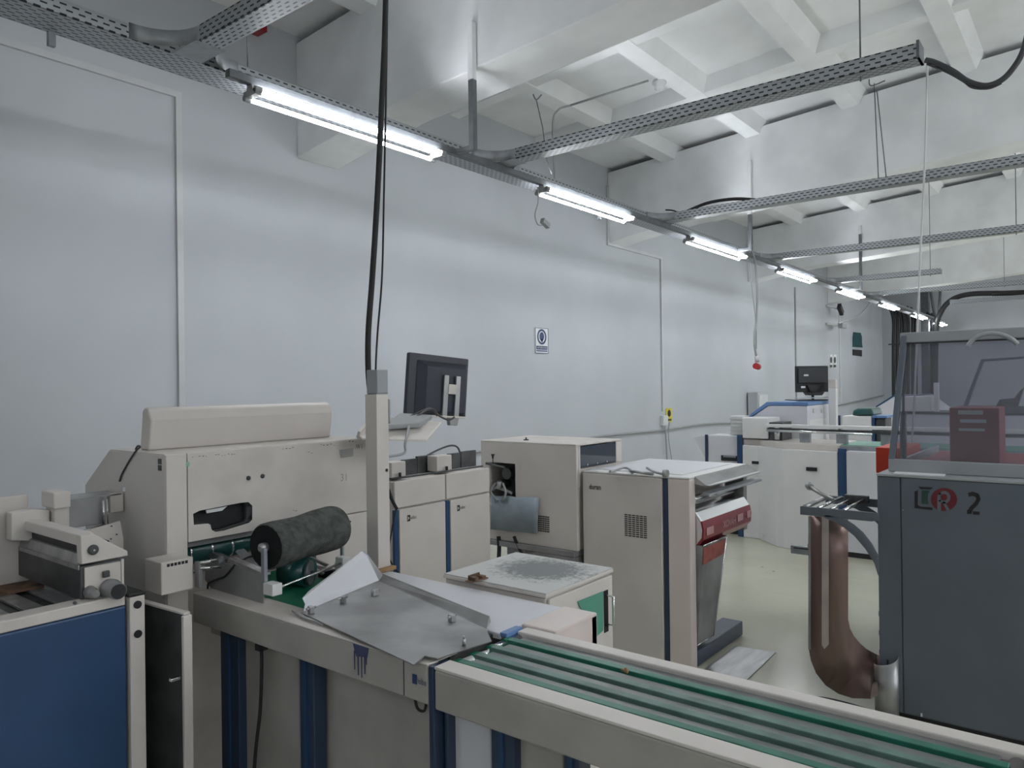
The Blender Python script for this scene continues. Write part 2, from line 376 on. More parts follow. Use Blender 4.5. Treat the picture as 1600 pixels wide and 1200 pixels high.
for x, l in zip(X0, LL): fixture(x, 1.62 if x < 6 else 1.8, 3.94, l, group='tube lights along the wall row')
for y in (-1.6, -4.8, -8.2, -11.5):  # unseen rows, added to brighten the ceiling and machine fronts
    for x in (-3.5, -.5, 2.6, 5.6, 8.6, 11.7, 14.8, 18, 21.5, 25):
        if y == -1.6 and x == -.5: continue
        fixture(x, 1.62, y, 'unseen tube light added for fill, %s row out of the picture on the right' % {-1.6: 'nearest', -4.8: 'second', -8.2: 'third', -11.5: 'outermost'}[y], z=3.40, group='added fill tube lights of the %s row to the right' % {-1.6: 'nearest', -4.8: 'second', -8.2: 'third', -11.5: 'outermost'}[y])
fixture(-3.6, 1.62, 3.94, 'unseen tube light added behind the camera to brighten the machine sides')  # added fill lamp for the machine sides turned to the camera
# ------------------------------------------------------------------ ceiling bits
t = thing('smoke_detector', 'white round smoke detector on a ceiling rib with its own conduit', 'smoke detector')
p = W(1030, 122, z=roof(3.3)+.01); p.z = roof(p.y)
B().lathe(p+V((0, 0, .02)), p+V((0, 0, -.09)), [(0, .075), (.3, .08), (.45, .055), (.8, .055), (1, .035)]).obj('sensor_head', PIPE, t)
q0 = W(868, 178, x=p.x-2.0); q0 = V((p.x-1.0, 4.45, roof(4.4)-.01)); 
q1 = W(1013, 126, z=p.z)
a0 = W(890, 165, y=4.6)
a0.z = min(a0.z, roof(a0.y)-.02)
B().tube([q1, a0.lerp(q1, .5), a0], .012, 8, False).tube([a0, W(872, 172, y=4.62), W(864, 195, y=4.63), W(867, 285, y=4.63)], .012).obj('conduit', PIPG, t)
pd = thing('power_cable', 'thick black cable pair hanging from the ceiling to the console post', 'cable')
pts = [(606, -60), (603, 60), (599, 150), (592, 300), (584, 430), (578, 510), (577, 560), (579, 600), (585, 640), (586, 665)]
B().tube([W(u-2, v, y=2.38) for u, v in pts], .0125, 10).obj('thick_cable', RUB, pd)
B().tube([W(606, -60, y=2.40), W(604, 100, y=2.4), W(600, 300, y=2.4), W(597, 430, y=2.4), W(590, 520, y=2.4), W(587, 580, y=2.4), W(587, 640, y=2.4)], .0045, 6).obj('thin_cable', RUB, pd)
for o in pd.children: pass
b = B().tube([W(604, -60, y=2.38), (2.31, 2.38, 3.56), (2.34, 2.38, 3.9), (2.34, 2.38, roof(2.4)+.2)], .0125).obj('ceiling_run', RUB, pd)
o = B().tube([W(u, v, x=4.9) for u, v in [(1446, 94), (1462, 98), (1490, 112), (1512, 127), (1540, 134), (1565, 125), (1585, 104), (1600, 75), (1612, 20), (1620, -30)]] + [V((4.95, W(1622, -60, x=4.9).y, 4.6)), V((5.0, W(1622, -60, x=4.9).y, 5.4))], .016, 10).tube([W(u, v, x=4.9) for u, v in [(1448, 100), (1480, 113), (1505, 127), (1520, 137), (1545, 138), (1565, 130)]], .006, 6).obj('drooping_cable', CABG)
tag(o, 'black cable drooping from the end of the first tray at upper right', 'cable')
o = B().tube([W(1449, 102, x=5.0), W(1445, 250, x=5.0), W(1438, 400, x=5.0), W(1433, 520, x=5.0), W(1428, 640, x=5.0), W(1424, 700, x=5.0)], .006).obj('white_cord', PIPE); tag(o, 'long white cord hanging from the tray end behind the smoked cover', 'cord')
o = B().tube([W(833, 147, y=3.9), W(838, 156, y=3.9), W(846, 148, y=3.9)], .006).tube([W(838, 156, y=3.9), W(848, 200, y=3.9), W(854, 250, y=3.9), W(862, 272, y=3.9)], .005, 6, False).obj('hanger_wire', GALD); tag(o, 'bent wire with a hooked top near the ceiling conduit', 'wire')
o = B().tube([W(u, v, x=7.85) for u, v in [(1358, 124), (1361, 134), (1383, 126)]], .006).tube([W(1366, 130, x=7.85), W(1369, 200, x=7.85), W(1373, 290, x=7.85)], .005, 6, False).tube([W(1370, 140, x=7.85), W(1378, 215, x=7.85), W(1385, 280, x=7.85)], .005, 6, False).obj('hanger_wire', GALD); tag(o, 'pair of thin wires holding up the second tray', 'wire')
o = B().tube([W(840, 292, y=3.88), W(841, 315, y=3.88), W(836, 335, y=3.88), W(840, 350, y=3.88), W(847, 352, y=3.88)], .006).box(*[c for c in (W(852, 349, y=3.88).x-.05, W(852, 349, y=3.88).x+.05, 3.86, 3.90, W(852, 349, y=3.88).z-.022, W(852, 349, y=3.88).z+.022)], rot=((0, 1, 0), .4)).obj('cable_connector', PIPG); tag(o, 'loose grey connector dangling below the second tube light', 'connector')
t = thing('hanging_socket', 'red industrial plug hanging from a grey cable against the wall', 'plug')
Y = 3.92
B().tube([W(u, v, y=Y) for u, v in [(1173, 388), (1180, 410), (1183, 450), (1182, 500), (1179, 520), (1179, 540), (1182, 558)]], .017).tube([W(u, v, y=Y) for u, v in [(1170, 400), (1175, 450), (1181, 505), (1182, 545)]], .007, 6).obj('cable', PIPG, t)
p = W(1183, 572, y=Y); B().cyl(W(1182, 556, y=Y), W(1183, 566, y=Y), .028).obj('socket_neck', PIPE, t)
B().cyl(p+V((-.06, 0, 0)), p+V((.05, 0, -.01)), .045).cyl(p+V((.04, 0, -.01)), p+V((.09, 0, .0)), .03).obj('plug_body', RED, t)
o = B().tube([W(u, v, x=4.95+.0) for u, v in [(1060, 345)]] + [W(1060, 345, x=7.75)], .001).obj('x', RUB); bpy.data.objects.remove(o)
o = B().tube([W(u, v, x=7.9) for u, v in [(1062, 336), (1085, 325), (1110, 316), (1145, 311), (1175, 312), (1200, 316)]], .018).tube([W(u, v, x=7.9) for u, v in [(1040, 328), (1055, 330), (1075, 342)]], .008).obj('tray_cable', RUB); tag(o, 'black cable arching over the start of the second tray', 'cable')
o = B().tube([W(u, v, y=5.0) for u, v in [(1362, 418+40), (1358, 475), (1345, 490), (1330, 499), (1310, 505)]], .018).obj('camera_cable', PIPG); tag(o, 'grey cable curving from the light row to the wall cameras', 'cable')
a = W(402, 38, y=5.9); o = Box(a.x-.07, a.x+.07, 5.85, 5.998, a.z-.06, a.z+.05).obj('red_alarm_box', REDM, None, .005); tag(o, 'small red box above the branching tray at top left', 'box')

# ------------------------------------------------------------------ wall signs
t = thing('safety_sign', 'white wall sign with a blue helmeted head circle and two caption bars', 'sign')
x0, x1, z0, z1 = 8.10, 8.40, 2.085, 2.43
Box(x0, x1, 5.985, 6, z0, z1).obj('sign_board', PAP, t)
b = B(); b.box(x0, x1, 5.981, 5.985, z0, z0+.006).box(x0, x1, 5.981, 5.985, z1-.006, z1).box(x0, x0+.006, 5.981, 5.985, z0, z1).box(x1-.006, x1, 5.981, 5.985, z0, z1)
b.box(x0+.025, x1-.025, 5.981, 5.985, z0+.05, z0+.10).box(x0+.025, x1-.025, 5.981, 5.985, z0+.025, z0+.04)
b.obj('border_bars', INKB, t)
cx, cz = (x0+x1)/2, z0+.225
b = B()
for i in range(32):
    a0_, a1_ = 2*math.pi*i/32, 2*math.pi*(i+1)/32
    b.slab([(cx+r*math.cos(a), 5.981, cz+r*math.sin(a)) for a, r in ((a0_, .105), (a1_, .105), (a1_, .078), (a0_, .078))], (0, .003, 0))
b.slab([(cx+x, 5.981, cz+z) for x, z in ell(0, .005, .05, .06)], (0, .003, 0)).slab([(cx+x, 5.981, cz+z) for x, z in [(-.03, -.03), (.03, -.03), (.012, -.07), (-.012, -.07)]], (0, .003, 0))
b.obj('helmet_pictogram', INKB, t)
text('ATENTIE', (x0+.04, 5.980, z0+.062), (1, 0, 0), (0, 0, 1), .026, INKW, t, w=.22)
t = thing('warning_sticker', 'small yellow warning sticker on the wall above the grey pipe', 'sticker')
Box(11.92, 12.14, 5.985, 6, .98, 1.22).obj('sticker', YEL, t)
b = B().slab([(12.03+x, 5.98, 1.13+z) for x, z in ell(0, 0, .06, .06)], (0, .004, 0)).box(11.95, 12.11, 5.98, 5.984, 1.0, 1.03).obj('marking', INK, t)
t = thing('wall_socket', 'white socket box on the wall with cables dropping from it', 'socket')
Box(11.72, 11.90, 5.94, 6, .93, 1.10).obj('box', PIPE, t, .005)
b = B().tube([(11.80, 5.95, .93), (11.83, 5.95, .7), (11.85, 5.95, .45), (11.86, 5.95, .25)], .014).tube([(11.96, 5.95, .98), (11.93, 5.95, .7), (12.05, 5.95, .3)], .008).obj('cable', PIPG, t)
t = thing('teal_poster', 'teal flag-shaped poster hung on the far wall', 'poster')
def wq(u, v): return W(u, v, y=5.98)
B().slab([wq(*p) for p in [(1334, 519), (1345, 520), (1347, 527), (1347, 536), (1348, 543), (1333, 542), (1333, 530)]], (0, .015, 0)).obj('cloth', TEALP, t)
o = B().slab([wq(*p) for p in [(1333, 546), (1347, 547), (1347, 557), (1333, 555)]], (0, .015, 0)).obj('black_notice', INK); tag(o, 'small black notice directly below the teal poster', 'notice')
for u0_, u1_, lb in ((1297, 1301, 'narrow white and grey sign on the far wall, left of two'), (1302.5, 1307, 'narrow white sign with a dark figure, right of two on the far wall')):
    t = thing('wall_sign', lb, 'sign')
    B().slab([wq(u0_, 554), wq(u1_, 554), wq(u1_, 576), wq(u0_, 575)], (0, .015, 0)).obj('sign_board', PAP, t)
    um = (u0_+u1_)/2
    b = B().slab([W(um+a, 562.5+c, y=5.97) for a, c in ell(0, 0, 1.5, 5)], (0, .008, 0)).slab([W(a, c, y=5.97) for a, c in [(u0_+.4, 570), (u1_-.4, 570), (u1_-.4, 574), (u0_+.4, 574)]], (0, .008, 0)).obj('pictogram', INKG, t)
t = thing('security_camera', 'small camera on a wall bracket, the upper one above the far signs', 'camera')
p = W(1315, 484, y=5.7); B().box(p.x-.25, p.x+.1, 5.66, 5.76, p.z-.08, p.z+.08, rot=((0, 1, 0), .6)).obj('camera_body', BLK, t, .01)
B().tube([p, V((p.x-.4, 5.95, p.z+.1)), V((p.x-.4, 6.0, p.z+.1))], .03, 8, False).obj('bracket', PIPE, t)
t = thing('security_camera', 'small camera with cable on the wall, the lower one of two', 'camera')
p = W(1316, 509, y=5.7); B().box(p.x-.2, p.x+.25, 5.64, 5.76, p.z-.07, p.z+.07).obj('camera_body', PIPG, t, .01)
B().tube([p, V((p.x-.5, 5.95, p.z+.05)), V((p.x-.5, 6.0, p.z+.05))], .03, 8, False).obj('bracket', PIPE, t)
for x in (17.0, 13.9):
    pass
t = thing('switch_cabinet', 'pale wall cabinet standing behind the far machine', 'cabinet')
a, c = W(1184, 613, y=5.75), W(1200, 650, y=5.75)
Box(a.x, c.x, 5.75, 5.97, 0, a.z).obj('body', WALL, t, .01); Box(a.x+.04, c.x-.04, 5.73, 5.75, .1, a.z-.06).obj('door', PIPE, t, .005)
t = thing('steel_column', 'dark steel column wrapped in cables before the end wall', 'column')
a, c = W(1438, 447, x=26.3), W(1450, 447, x=26.3)
Box(26.3, 26.6, c.y, a.y, 0, a.z).obj('column', GALD, t, .01)
for i, (ua, ub) in enumerate([(1390, 1396), (1396, 1402), (1402, 1408), (1408, 1413), (1414, 1419), (1424, 1426), (1430, 1431), (1456, 1456), (1462, 1460)]):
    vt = 474 + (ua-1390)*.28
    B().tube([W(ua-8, vt-4, x=25.9), W(ua, vt+6, x=25.9), W(ub, 500, x=25.9), W(ub, 540, x=25.9), W(ub, 600, x=25.9), V((W(ub, 600, x=25.9).x, W(ub, 600, x=25.9).y, .02))], .05).obj('cable', BLK, t)
for k_, (ua, ub) in enumerate([(1452, 1462), (1470, 1466)]):
    B().tube([W(ua, 442, x=26.2), W(ub, 505, x=26.2)], .04, 6, False).obj('strut', GALD, t)
# ------------------------------------------------------------------ feeder with the blue side (near left)
f = thing('paper_feeder', 'blue-sided paper feeder machine in the near left corner with beige corner post', 'machine')
Box(-.25, 1.10, 2.49, 3.55, 0.02, .955).obj('frame', STK, f, .004)
Box(-.25, 1.105, 2.45, 2.489, .02, .965).obj('side_panel', BL, f, .006)
Box(-.25, 1.105, 2.455, 2.53, .966, 1.0).obj('top_rail', BEW, f, .004)
p_ = Box(1.112, 1.160, 2.44, 2.56, .0, .99).obj('corner_post', BE, f, .003)
b_ = Box(1.110, 1.162, 2.438, 2.562, .990, 1.0).obj('cap', BLK, p_, .002)
for v in (945, 991, 1300):
    c = W(213, v, y=2.44); B().cyl((1.136, 2.436, c.z), (1.136, 2.442, c.z), .0125).obj('plug', BLK, p_)
b = B()
for i in range(14): b.box(-.25+.095*i, -.195+.095*i, 2.54, 3.5, .957, .966)
b.obj('slat_bed', ST, f, .002)
lab(Box(-.25, W(66, 913, z=.975).x, W(35, 921, z=.975).y, 3.5, .967, .975).obj('wooden_board', RUST, f), 'stained brown board')
fp = [W(129, 885, y=2.498), W(199, 869, y=2.498)]
un = Box(fp[0].x-.004, 1.120, 2.505, 3.02, 1.001, fp[0].z-.002).obj('carriage', STK, f, .003)
lab(Box(fp[0].x+.006, 1.112, 2.498, 2.504, 1.004, fp[0].z-.006).obj('front_plate', BE, un, .002), 'beige plate')
Box(1.113, 1.121, 2.497, 2.506, 1.001, fp[0].z).obj('edge_strip', BE, un)
Box(fp[0].x-.008, fp[0].x-.004, 2.51, 3.0, fp[0].z-.012, fp[0].z+.002).obj('bright_edge', ST, un)
pl = B().slab([W(u, v, y=2.498) for u, v in [(126, 837), (146, 834), (172, 848), (199, 861), (200, 868), (128, 882)]], (0, .035, 0)).obj('side_casting', BE, f, .002)
c = W(145, 859, y=2.497); B().lathe(c, c+V((0, -.01, 0)), [(0, .016), (.6, .016), (1, .011)]).obj('dial', STK, pl)
B().lathe(c+V((0, -.010, 0)), c+V((0, -.014, 0)), [(0, .004), (1, .003)]).obj('screw', CHR, pl)
# casting arms going back
a = W(126, 837, y=2.50)
b = B().slab([(a.x-.0, 2.53, a.z-.035), (a.x+.06, 2.53, a.z-.032), (a.x+.05, 2.53, a.z), (a.x, 2.53, a.z)], (-.0, .58, .0))
b.obj('top_arm', BE, f, .004)
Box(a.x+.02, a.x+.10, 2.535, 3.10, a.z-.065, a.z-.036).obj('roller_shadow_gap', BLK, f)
B().slab([(a.x+.012, 2.54, a.z-.065), (a.x-.0, 2.54, a.z-.105), (a.x+.04, 2.54, a.z-.105), (a.x+.10, 2.54, a.z-.05)], (0, .56, 0)).obj('feed_sheet', ST, f, .003)
# back structure
def wb(u, v, y): return W(u, v, y=y)
YB = 2.95
Box(-.25, wb(45, 800, 3.02).x, 3.02, 3.05, .976, wb(20, 776, 3.02).z).obj('rear_wall', BEW, f, .004)
q0 = wb(18, 818, YB); q1 = wb(78, 790, YB)
B().slab([wb(18, 845, YB), wb(18, 802, YB), wb(55, 796, YB), wb(78, 797, YB), wb(78, 845, YB)], (0, .05, 0)).obj('rear_casting', BE, f, .003)
c0, c1 = wb(73, 768, 2.96), wb(100, 790, 2.96)
Box(c0.x-.0, c1.x, 2.90, 3.01, c1.z, c0.z).obj('control_box', BE, f, .004)
Box(c0.x+.01, c1.x-.005, 2.92, 3.0, 1.0, c1.z-.001).obj('rear_panel', BEW, f, .003)
a, c = wb(98, 787, YB), wb(163, 818, YB)
gd = Box(a.x, c.x, YB, YB+.01, c.z, a.z+.01).obj('steel_guide', STD, f, .002)
Box(a.x+.004, a.x+.02, YB-.003, YB, c.z+.01, a.z).obj('guide_label', BE, gd)
Box(a.x-.02, wb(185, 775, 3.0).x, YB+.02, YB+.14, wb(140, 777, YB).z-.008, wb(140, 777, YB).z).obj('guide_shelf', ST, f, .002)
a, c = wb(122, 826, 2.86), wb(192, 846, 2.86)
B().slab([wb(128, 832, 2.86), wb(188, 814, 2.86), wb(193, 842, 2.86), wb(193, 860, 2.86), wb(128, 860, 2.86)], (0, .012, 0)).obj('side_plate', BE, f, .002)
for u_, v_ in ((174, 822), (173, 842), (182, 835)):
    c = wb(u_, v_, 2.86); B().cyl(c, c+V((0, -.003, 0)), .003).obj('rivet', STK, f)
B().cyl(wb(162, 782, YB-.02), wb(162, 820, YB-.02), .006).cyl(wb(167, 780, YB-.02), wb(169, 820, YB-.02), .003).obj('guide_rod', CHR, f)
B().cyl(wb(110, 838, YB-.03), wb(165, 822, YB-.03), .010).obj('roller', CHR, f)
Box(wb(172, 780, 2.97).x, wb(193, 780, 2.97).x, 2.97, 3.0, wb(185, 800, 2.97).z, wb(185, 770, 2.97).z).obj('end_block', BEW, f, .003)
Box(wb(191, 762, 2.97).x, wb(195, 762, 2.97).x, 2.965, 2.97, wb(190, 768, 2.97).z, wb(190, 761, 2.97).z).obj('white_tab', PAP, f)
# knobs on the front plate
k = thing_k = None
c = W(176, 921, y=2.47); B().lathe((c.x, 2.497, c.z), (c.x, 2.43, c.z), [(0, .030), (.35, .032), (.36, .026), (1, .026)]).obj('hand_knob', STD, f)
B().cyl((c.x, 2.4295, c.z), (c.x, 2.426, c.z), .023).obj('knob_cap', BLK, f)
c = W(146, 927, y=2.47); B().lathe((c.x, 2.497, c.z), (c.x, 2.45, c.z), [(0, .020), (.5, .017), (1, .011)]).obj('small_knob', STD, f)
c = W(166, 898, y=2.49); Box(c.x-.010, c.x+.010, 2.485, 2.497, c.z-.008, c.z+.012).obj('switch', INKG, f, .002)
c = W(117, 942, y=2.45); B().cyl((c.x, 2.447, c.z), (c.x, 2.452, c.z), .005).obj('lock', STK, f)
for c_, l_ in ((W(60, 830, y=3.0), 0),):
    pass
Box(.55, .76, 2.75, 2.9, .975, 1.12).obj('front_bracket', STD, f, .004)
# open narrow door next to it
t = thing('open_door_panel', 'thin beige door panel swung open between the blue feeder and the folder', 'door')
dz = .925
A0, A1 = V((1.215, 2.62, 0)), V((1.235, 2.33, 0))
B().slab([A0+V((0, 0, .03)), A1+V((0, 0, .03)), A1+V((0, 0, dz)), A0+V((0, 0, dz))], (.014, 0, 0)).obj('panel', STK, t, .002)
B().box(1.222, 1.252, 2.315, 2.33, .03, dz).obj('edge', BE, t, .003)
B().slab([A0+V((-.004, 0, dz)), A1+V((-.004, 0, dz)), A1+V((-.004, 0, dz+.006)), A0+V((-.004, 0, dz+.006))], (.022, 0, 0)).obj('top_edge', BE, t)
Box(1.19, 1.222, 2.335, 2.35, .72, .73).obj('latch', CHR, t, .002)

# ------------------------------------------------------------------ folding machine body
m = thing('folding_machine', 'beige machine body with a black grip opening and sloped back beside the monitor post', 'machine')
ZT = 1.415
XA, XB, YF = 1.34, 2.31, 2.65
B().slab([(XA, YF+.01, .78), (XA, YF+.01, ZT), (XA, 3.10, ZT), (XA, 3.33, 1.26), (XA, 3.33, .78)], (.085, 0, 0)).obj('side_panel', BE, m, .004)
B().box(XA+.001, XA+.079, YF, YF+.012, .80, ZT).obj('front_strip', BE, m, .003)
B().slab([(XA+.08, YF+.06, 1.09), (XA+.08, YF+.06, ZT-.01), (XA+.08, 3.10, ZT-.01), (XA+.08, 3.32, 1.26), (XA+.08, 3.32, 0.02), (XA+.08, 2.85, .02), (XA+.08, 2.85, 1.09)], (XB-XA-.09, 0, 0)).obj('body', BEW, m, .004)
# front cover with opening
ho = [(302, 803), (312, 798), (375, 786), (388, 784.5), (394, 790), (394, 812), (389, 817), (350, 829), (337, 831), (331, 828), (329, 820), (325, 818), (303, 820)]
hp = [W(u, v, y=YF) for u, v in ho]
def quad_with_hole(outer, hole, d):
    """plate (xz plane) with a hole, built from a triangulated ring"""
    bm = bmesh.new(); y = outer[0].y
    def loop(ps): 
        vs = [bm.verts.new(p) for p in ps]; return [bm.edges.new((vs[i], vs[(i+1) % len(vs)])) for i in range(len(vs))]
    e = loop(outer)+loop(hole)
    bmesh.ops.triangle_fill(bm, use_beauty=True, edges=e)
    r = bmesh.ops.extrude_face_region(bm, geom=bm.faces[:])
    for v in [g for g in r['geom'] if isinstance(g, bmesh.types.BMVert)]: v.co += V(d)
    b = B(); b.bm.free(); b.bm = bm; return b
quad_with_hole([V((XA+.082, YF, 1.088)), V((XB, YF, 1.088)), V((XB, YF, ZT)), V((XA+.082, YF, ZT))], hp, (0, .03, 0)).obj('front_cover', BEW, m, .001)
cx_ = sum(p.x for p in hp)/len(hp); cz_ = sum(p.z for p in hp)/len(hp)
B().strip(hp+[hp[0]], [V((cx_+(p.x-cx_)*.88, YF+.055, cz_+(p.z-cz_)*.88)) for p in hp+[hp[0]]], (0, .001, 0)).obj('grip_recess', BLK, m)
B().box(cx_-.13, cx_+.13, YF+.05, YF+.058, cz_-.06, cz_+.06).obj('recess_back', BLK, m)
lab(B().slab([W(u, v, y=YF+.012) for u, v in [(322, 797), (355, 791), (347, 798), (323, 802)]], (0, .004, 0)).obj('inner_lever', PAP, m), 'white lever inside the opening')
B().slab([(XA+.001, YF+.01, ZT-.001), (XB, YF+.01, ZT-.001), (XB, 3.09, ZT-.001), (XA+.001, 3.09, ZT-.001)], (0, 0, .004)).obj('top_plate', BE, m)
# lower cover right of the roll
Box(1.99, XB, YF, YF+.03, .50, 1.083).obj('lower_cover', BE, m, .003)
Box(1.95, 1.985, YF+.005, YF+.04, .30, 1.083).obj('blue_trim', BL, m, .003)
Box(XA, XA+.085, YF, YF+.2, .775, .80).obj('foot_plate', BLK, m)
for u, v in ((388, 747), (410, 744)):
    c = W(u, v, y=YF); B().lathe(c, c+V((0, -.006, 0)), [(0, .009), (.6, .009), (1, .005)]).obj('bolt', STK, m)
c = W(547, 815, y=YF); B().cyl(c, c+V((0, -.002, 0)), .004).obj('lock_hole', BLK, m)
B().slab([W(293.5+x, 725+z, y=YF-.0005) for x, z in ell(0, 0, 3.2, 4)], (0, .001, 0)).obj('mint_sticker', MINT, m)
for v in (721, 731):
    c = W(250, v, x=XA); Box(XA-.002, XA, c.y-.012, c.y+.012, c.z-.010, c.z+.010).obj('side_label', INKG, m)
random.seed(3)
b = B()
for (u, v, n, s) in ((300, 714, 5, -.4), (335, 711, 7, -.2), (440, 700, 4, -.2), (500, 695, 5, -.1), (545, 690, 3, -.2), (480, 706, 2, 1.2), (456, 797, 2, 1)):
    for i in range(n):
        uu, vv = u+i*5+random.uniform(-1, 1), v+i*s*1.2+random.uniform(-1, 1)
        b.slab([W(uu, vv, y=YF-.0005), W(uu+random.uniform(2, 5), vv+random.uniform(-1.2, .8), y=YF-.0005), W(uu+2, vv+1.0, y=YF-.0005)], (0, .001, 0))
b.obj('paint_scratches', STK, m)['kind'] = 'stuff'
B().tube([W(u, v, x=XA-.004) for u, v in [(187, 752), (190, 742), (198, 727), (207, 712), (213, 704), (219, 698), (215, 697), (212, 702)]], .0035).obj('loose_wire', INKG, m)
text('31', W(532, 752, y=YF-.0006), (1, 0, 0), (0, 0, 1), .032, mat('faded_mark', (.42, .40, .38), .6), m)
B().slab([W(a, c, y=YF-.0006) for a, c in [(530, 703), (552, 700), (552, 713), (532, 716)]], (0, .0005, 0)).obj('faded_label', mat('faded_label_grey', (.40, .39, .38), .6), m)
text('/W 1', W(555, 702, y=YF-.0008), (1, 0, 0), (0, 0, 1), .022, INKG, m, w=.04)
# sloped upright hood behind
t = thing('hood_panel', 'beige raised hood standing on top of the machine body', 'cover')
y0 = 2.88
xl, xr = 1.39, 2.255
pr = [(y0, ZT+.003), (y0-.02, 1.535), (y0, 1.575), (y0+.03, 1.585), (y0+.05, 1.57), (y0+.07, ZT+.003)]
B().slab([(xl, y, z) for y, z in pr], (xr-xl, 0, 0)).obj('hood', BE, t, .008, 3)
# vented box at its left foot
t = thing('terminal_box', 'small beige box with a row of square vents at the machine foot', 'box')
a, c = W(245, 880, y=2.54), W(305, 918, y=2.54)
Box(a.x+.01, a.x+.125, 2.53, 2.648, c.z, a.z+.0).obj('housing', BE, t, .004)
for i in range(6):
    Box(a.x+.03+.013*i, a.x+.039+.013*i, 2.5285, 2.531, a.z-.018, a.z-.008).obj('vent', BLK, t)
# black-green roller under the cover
t = thing('belt_roller', 'dark green glass-covered roller with bright rings under the front cover', 'roller')
B().cyl((1.43, 2.74, 1.03), (1.95, 2.74, 1.03), .045).obj('roller', TEAL, t)
for i in range(6): B().cyl((1.455+.085*i, 2.74, 1.03), (1.463+.085*i, 2.74, 1.03), .0462).obj('ring', CHR, t)
Box(1.43, 1.98, 2.68, 2.70, 1.062, 1.083).obj('top_channel', ST, t, .002)
B().cyl((1.43, 2.66, .975), (1.9, 2.66, .975), .008).obj('shaft', CHR, t)
# ------------------------------------------------------------------ console post + keyboard arm + monitor
t = thing('console_post', 'tall beige square post with a grey box on top, carrying the console', 'post')
Box(2.03, 2.095, 2.30, 2.37, .90, 1.622).obj('post', BE, t, .003)
Box(2.035, 2.095, 2.30, 2.365, 1.624, 1.722).obj('top_box', GRL, t, .004)
c = W(602, 735, y=2.30); B().cyl((2.08, 2.2985, c.z), (2.08, 2.301, c.z), .007).obj('plug_hole', BLK, t)
Box(2.115, 2.125, 2.32, 2.345, 1.50, 1.60).obj('side_bracket', PIPG, t, .002)
Box(2.0965, 2.116, 2.325, 2.34, 1.53, 1.56).obj('bracket_bolt', PIPG, t)
B().tube([(2.10, 2.36, 1.36), (2.27, 2.4, 1.36), (2.30, 2.42, 1.40), (2.40, 2.5, 1.47)], .006).obj('support_arm', PIPG, t)
t = thing('console_desk', 'tilted beige keyboard shelf on the console post below the monitor', 'shelf')
Pk = [W(610, 688, y=2.42), W(668, 689, y=2.42), W(690, 662, y=2.62), W(605, 655, y=2.66)]
B().slab([W(560, 684, y=2.55), W(566, 688, y=2.50), W(667, 690, y=2.40), W(690, 662, y=2.56), W(618, 655, y=2.66), W(578, 654, y=2.66)], (0, 0, .010)).obj('desk_plate', BE, t, .004)
B().slab([W(556, 684, y=2.56), W(560, 686, y=2.55), W(583, 656, y=2.66), W(577, 655, y=2.67)], (0, -.015, .03)).obj('raised_edge', BEW, t, .002)
B().slab([W(600, 672, y=2.52), W(655, 668, y=2.50), W(675, 655, y=2.62), W(625, 652, y=2.66)], (0, 0, .022)).obj('keyboard', PIPG, t, .004)
B().tube([W(645, 655, y=2.6), W(655, 648, y=2.62), W(668, 640, y=2.65), W(678, 640, y=2.66), W(684, 648, y=2.66), W(700, 656, y=2.66), W(710, 652, y=2.66)], .005).tube([W(628, 656, y=2.6), W(650, 646, y=2.63), W(672, 638, y=2.66), W(683, 650, y=2.66)], .004).obj('cables', INKG, t)
t = thing('monitor', 'large dark flat monitor seen from behind, held by two upright metal brackets', 'monitor')
ym = 2.86
P4 = [W(640, 550, y=ym), W(733, 561, y=ym-.06), W(728, 653, y=ym-.06), W(634, 650, y=ym)]
R_ = (P4[1]-P4[0]).normalized(); Dn = (P4[3]-P4[0]).normalized(); nv = R_.cross(Dn).normalized()
if nv.y > 0: nv = -nv
bz = B().slab(P4, -nv*.03); bz.obj('bezel', mat('dark_slate_plastic', (.035, .042, .06), .4, dirt=.03), t, .008, 3)
def mp_(a, c, o=0): return P4[0]+(P4[1]-P4[0])*a+(P4[3]-P4[0])*c+nv*o
bb = B()
o_ = [(.12, .1), (.96, .1), (.96, .97), (.12, .97)]; i_ = [(.24, .20), (.9, .20), (.9, .92), (.24, .92)]
va = [bb.bm.verts.new(mp_(a, c, .001)) for a, c in o_]; vb = [bb.bm.verts.new(mp_(a, c, .035)) for a, c in i_]
bb.bm.faces.new(vb); bb.bm.faces.new(va[::-1])
for i in range(4): bb.bm.faces.new((va[i], va[(i+1) % 4], vb[(i+1) % 4], vb[i]))
bb.obj('back_shell', mat('dark_blue_plastic', (.022, .027, .045), .42, dirt=.05), t, .004)
for a in (.50, .70):
    B().slab([mp_(a, .32, .036), mp_(a+.075, .32, .036), mp_(a+.075, .99, .036), mp_(a, .99, .036)], nv*.014).obj('upright_bracket', ST, t, .002)
B().slab([mp_(.57, .46, .05), mp_(.70, .46, .05), mp_(.70, .62, .05), mp_(.57, .62, .05)], nv*.004).obj('cross_plate', BE, t, .001)
B().slab([mp_(.30, .97, .02), mp_(.9, .97, .02), mp_(.9, 1.0, .02), mp_(.30, 1.0, .02)], nv*.035).obj('cradle', BE, t, .002)
B().slab([mp_(.62, 1.0, .02), mp_(.78, 1.0, .02), mp_(.76, 1.12, .02), mp_(.64, 1.12, .02)], nv*.03).obj('mount_stub', STD, t, .002)
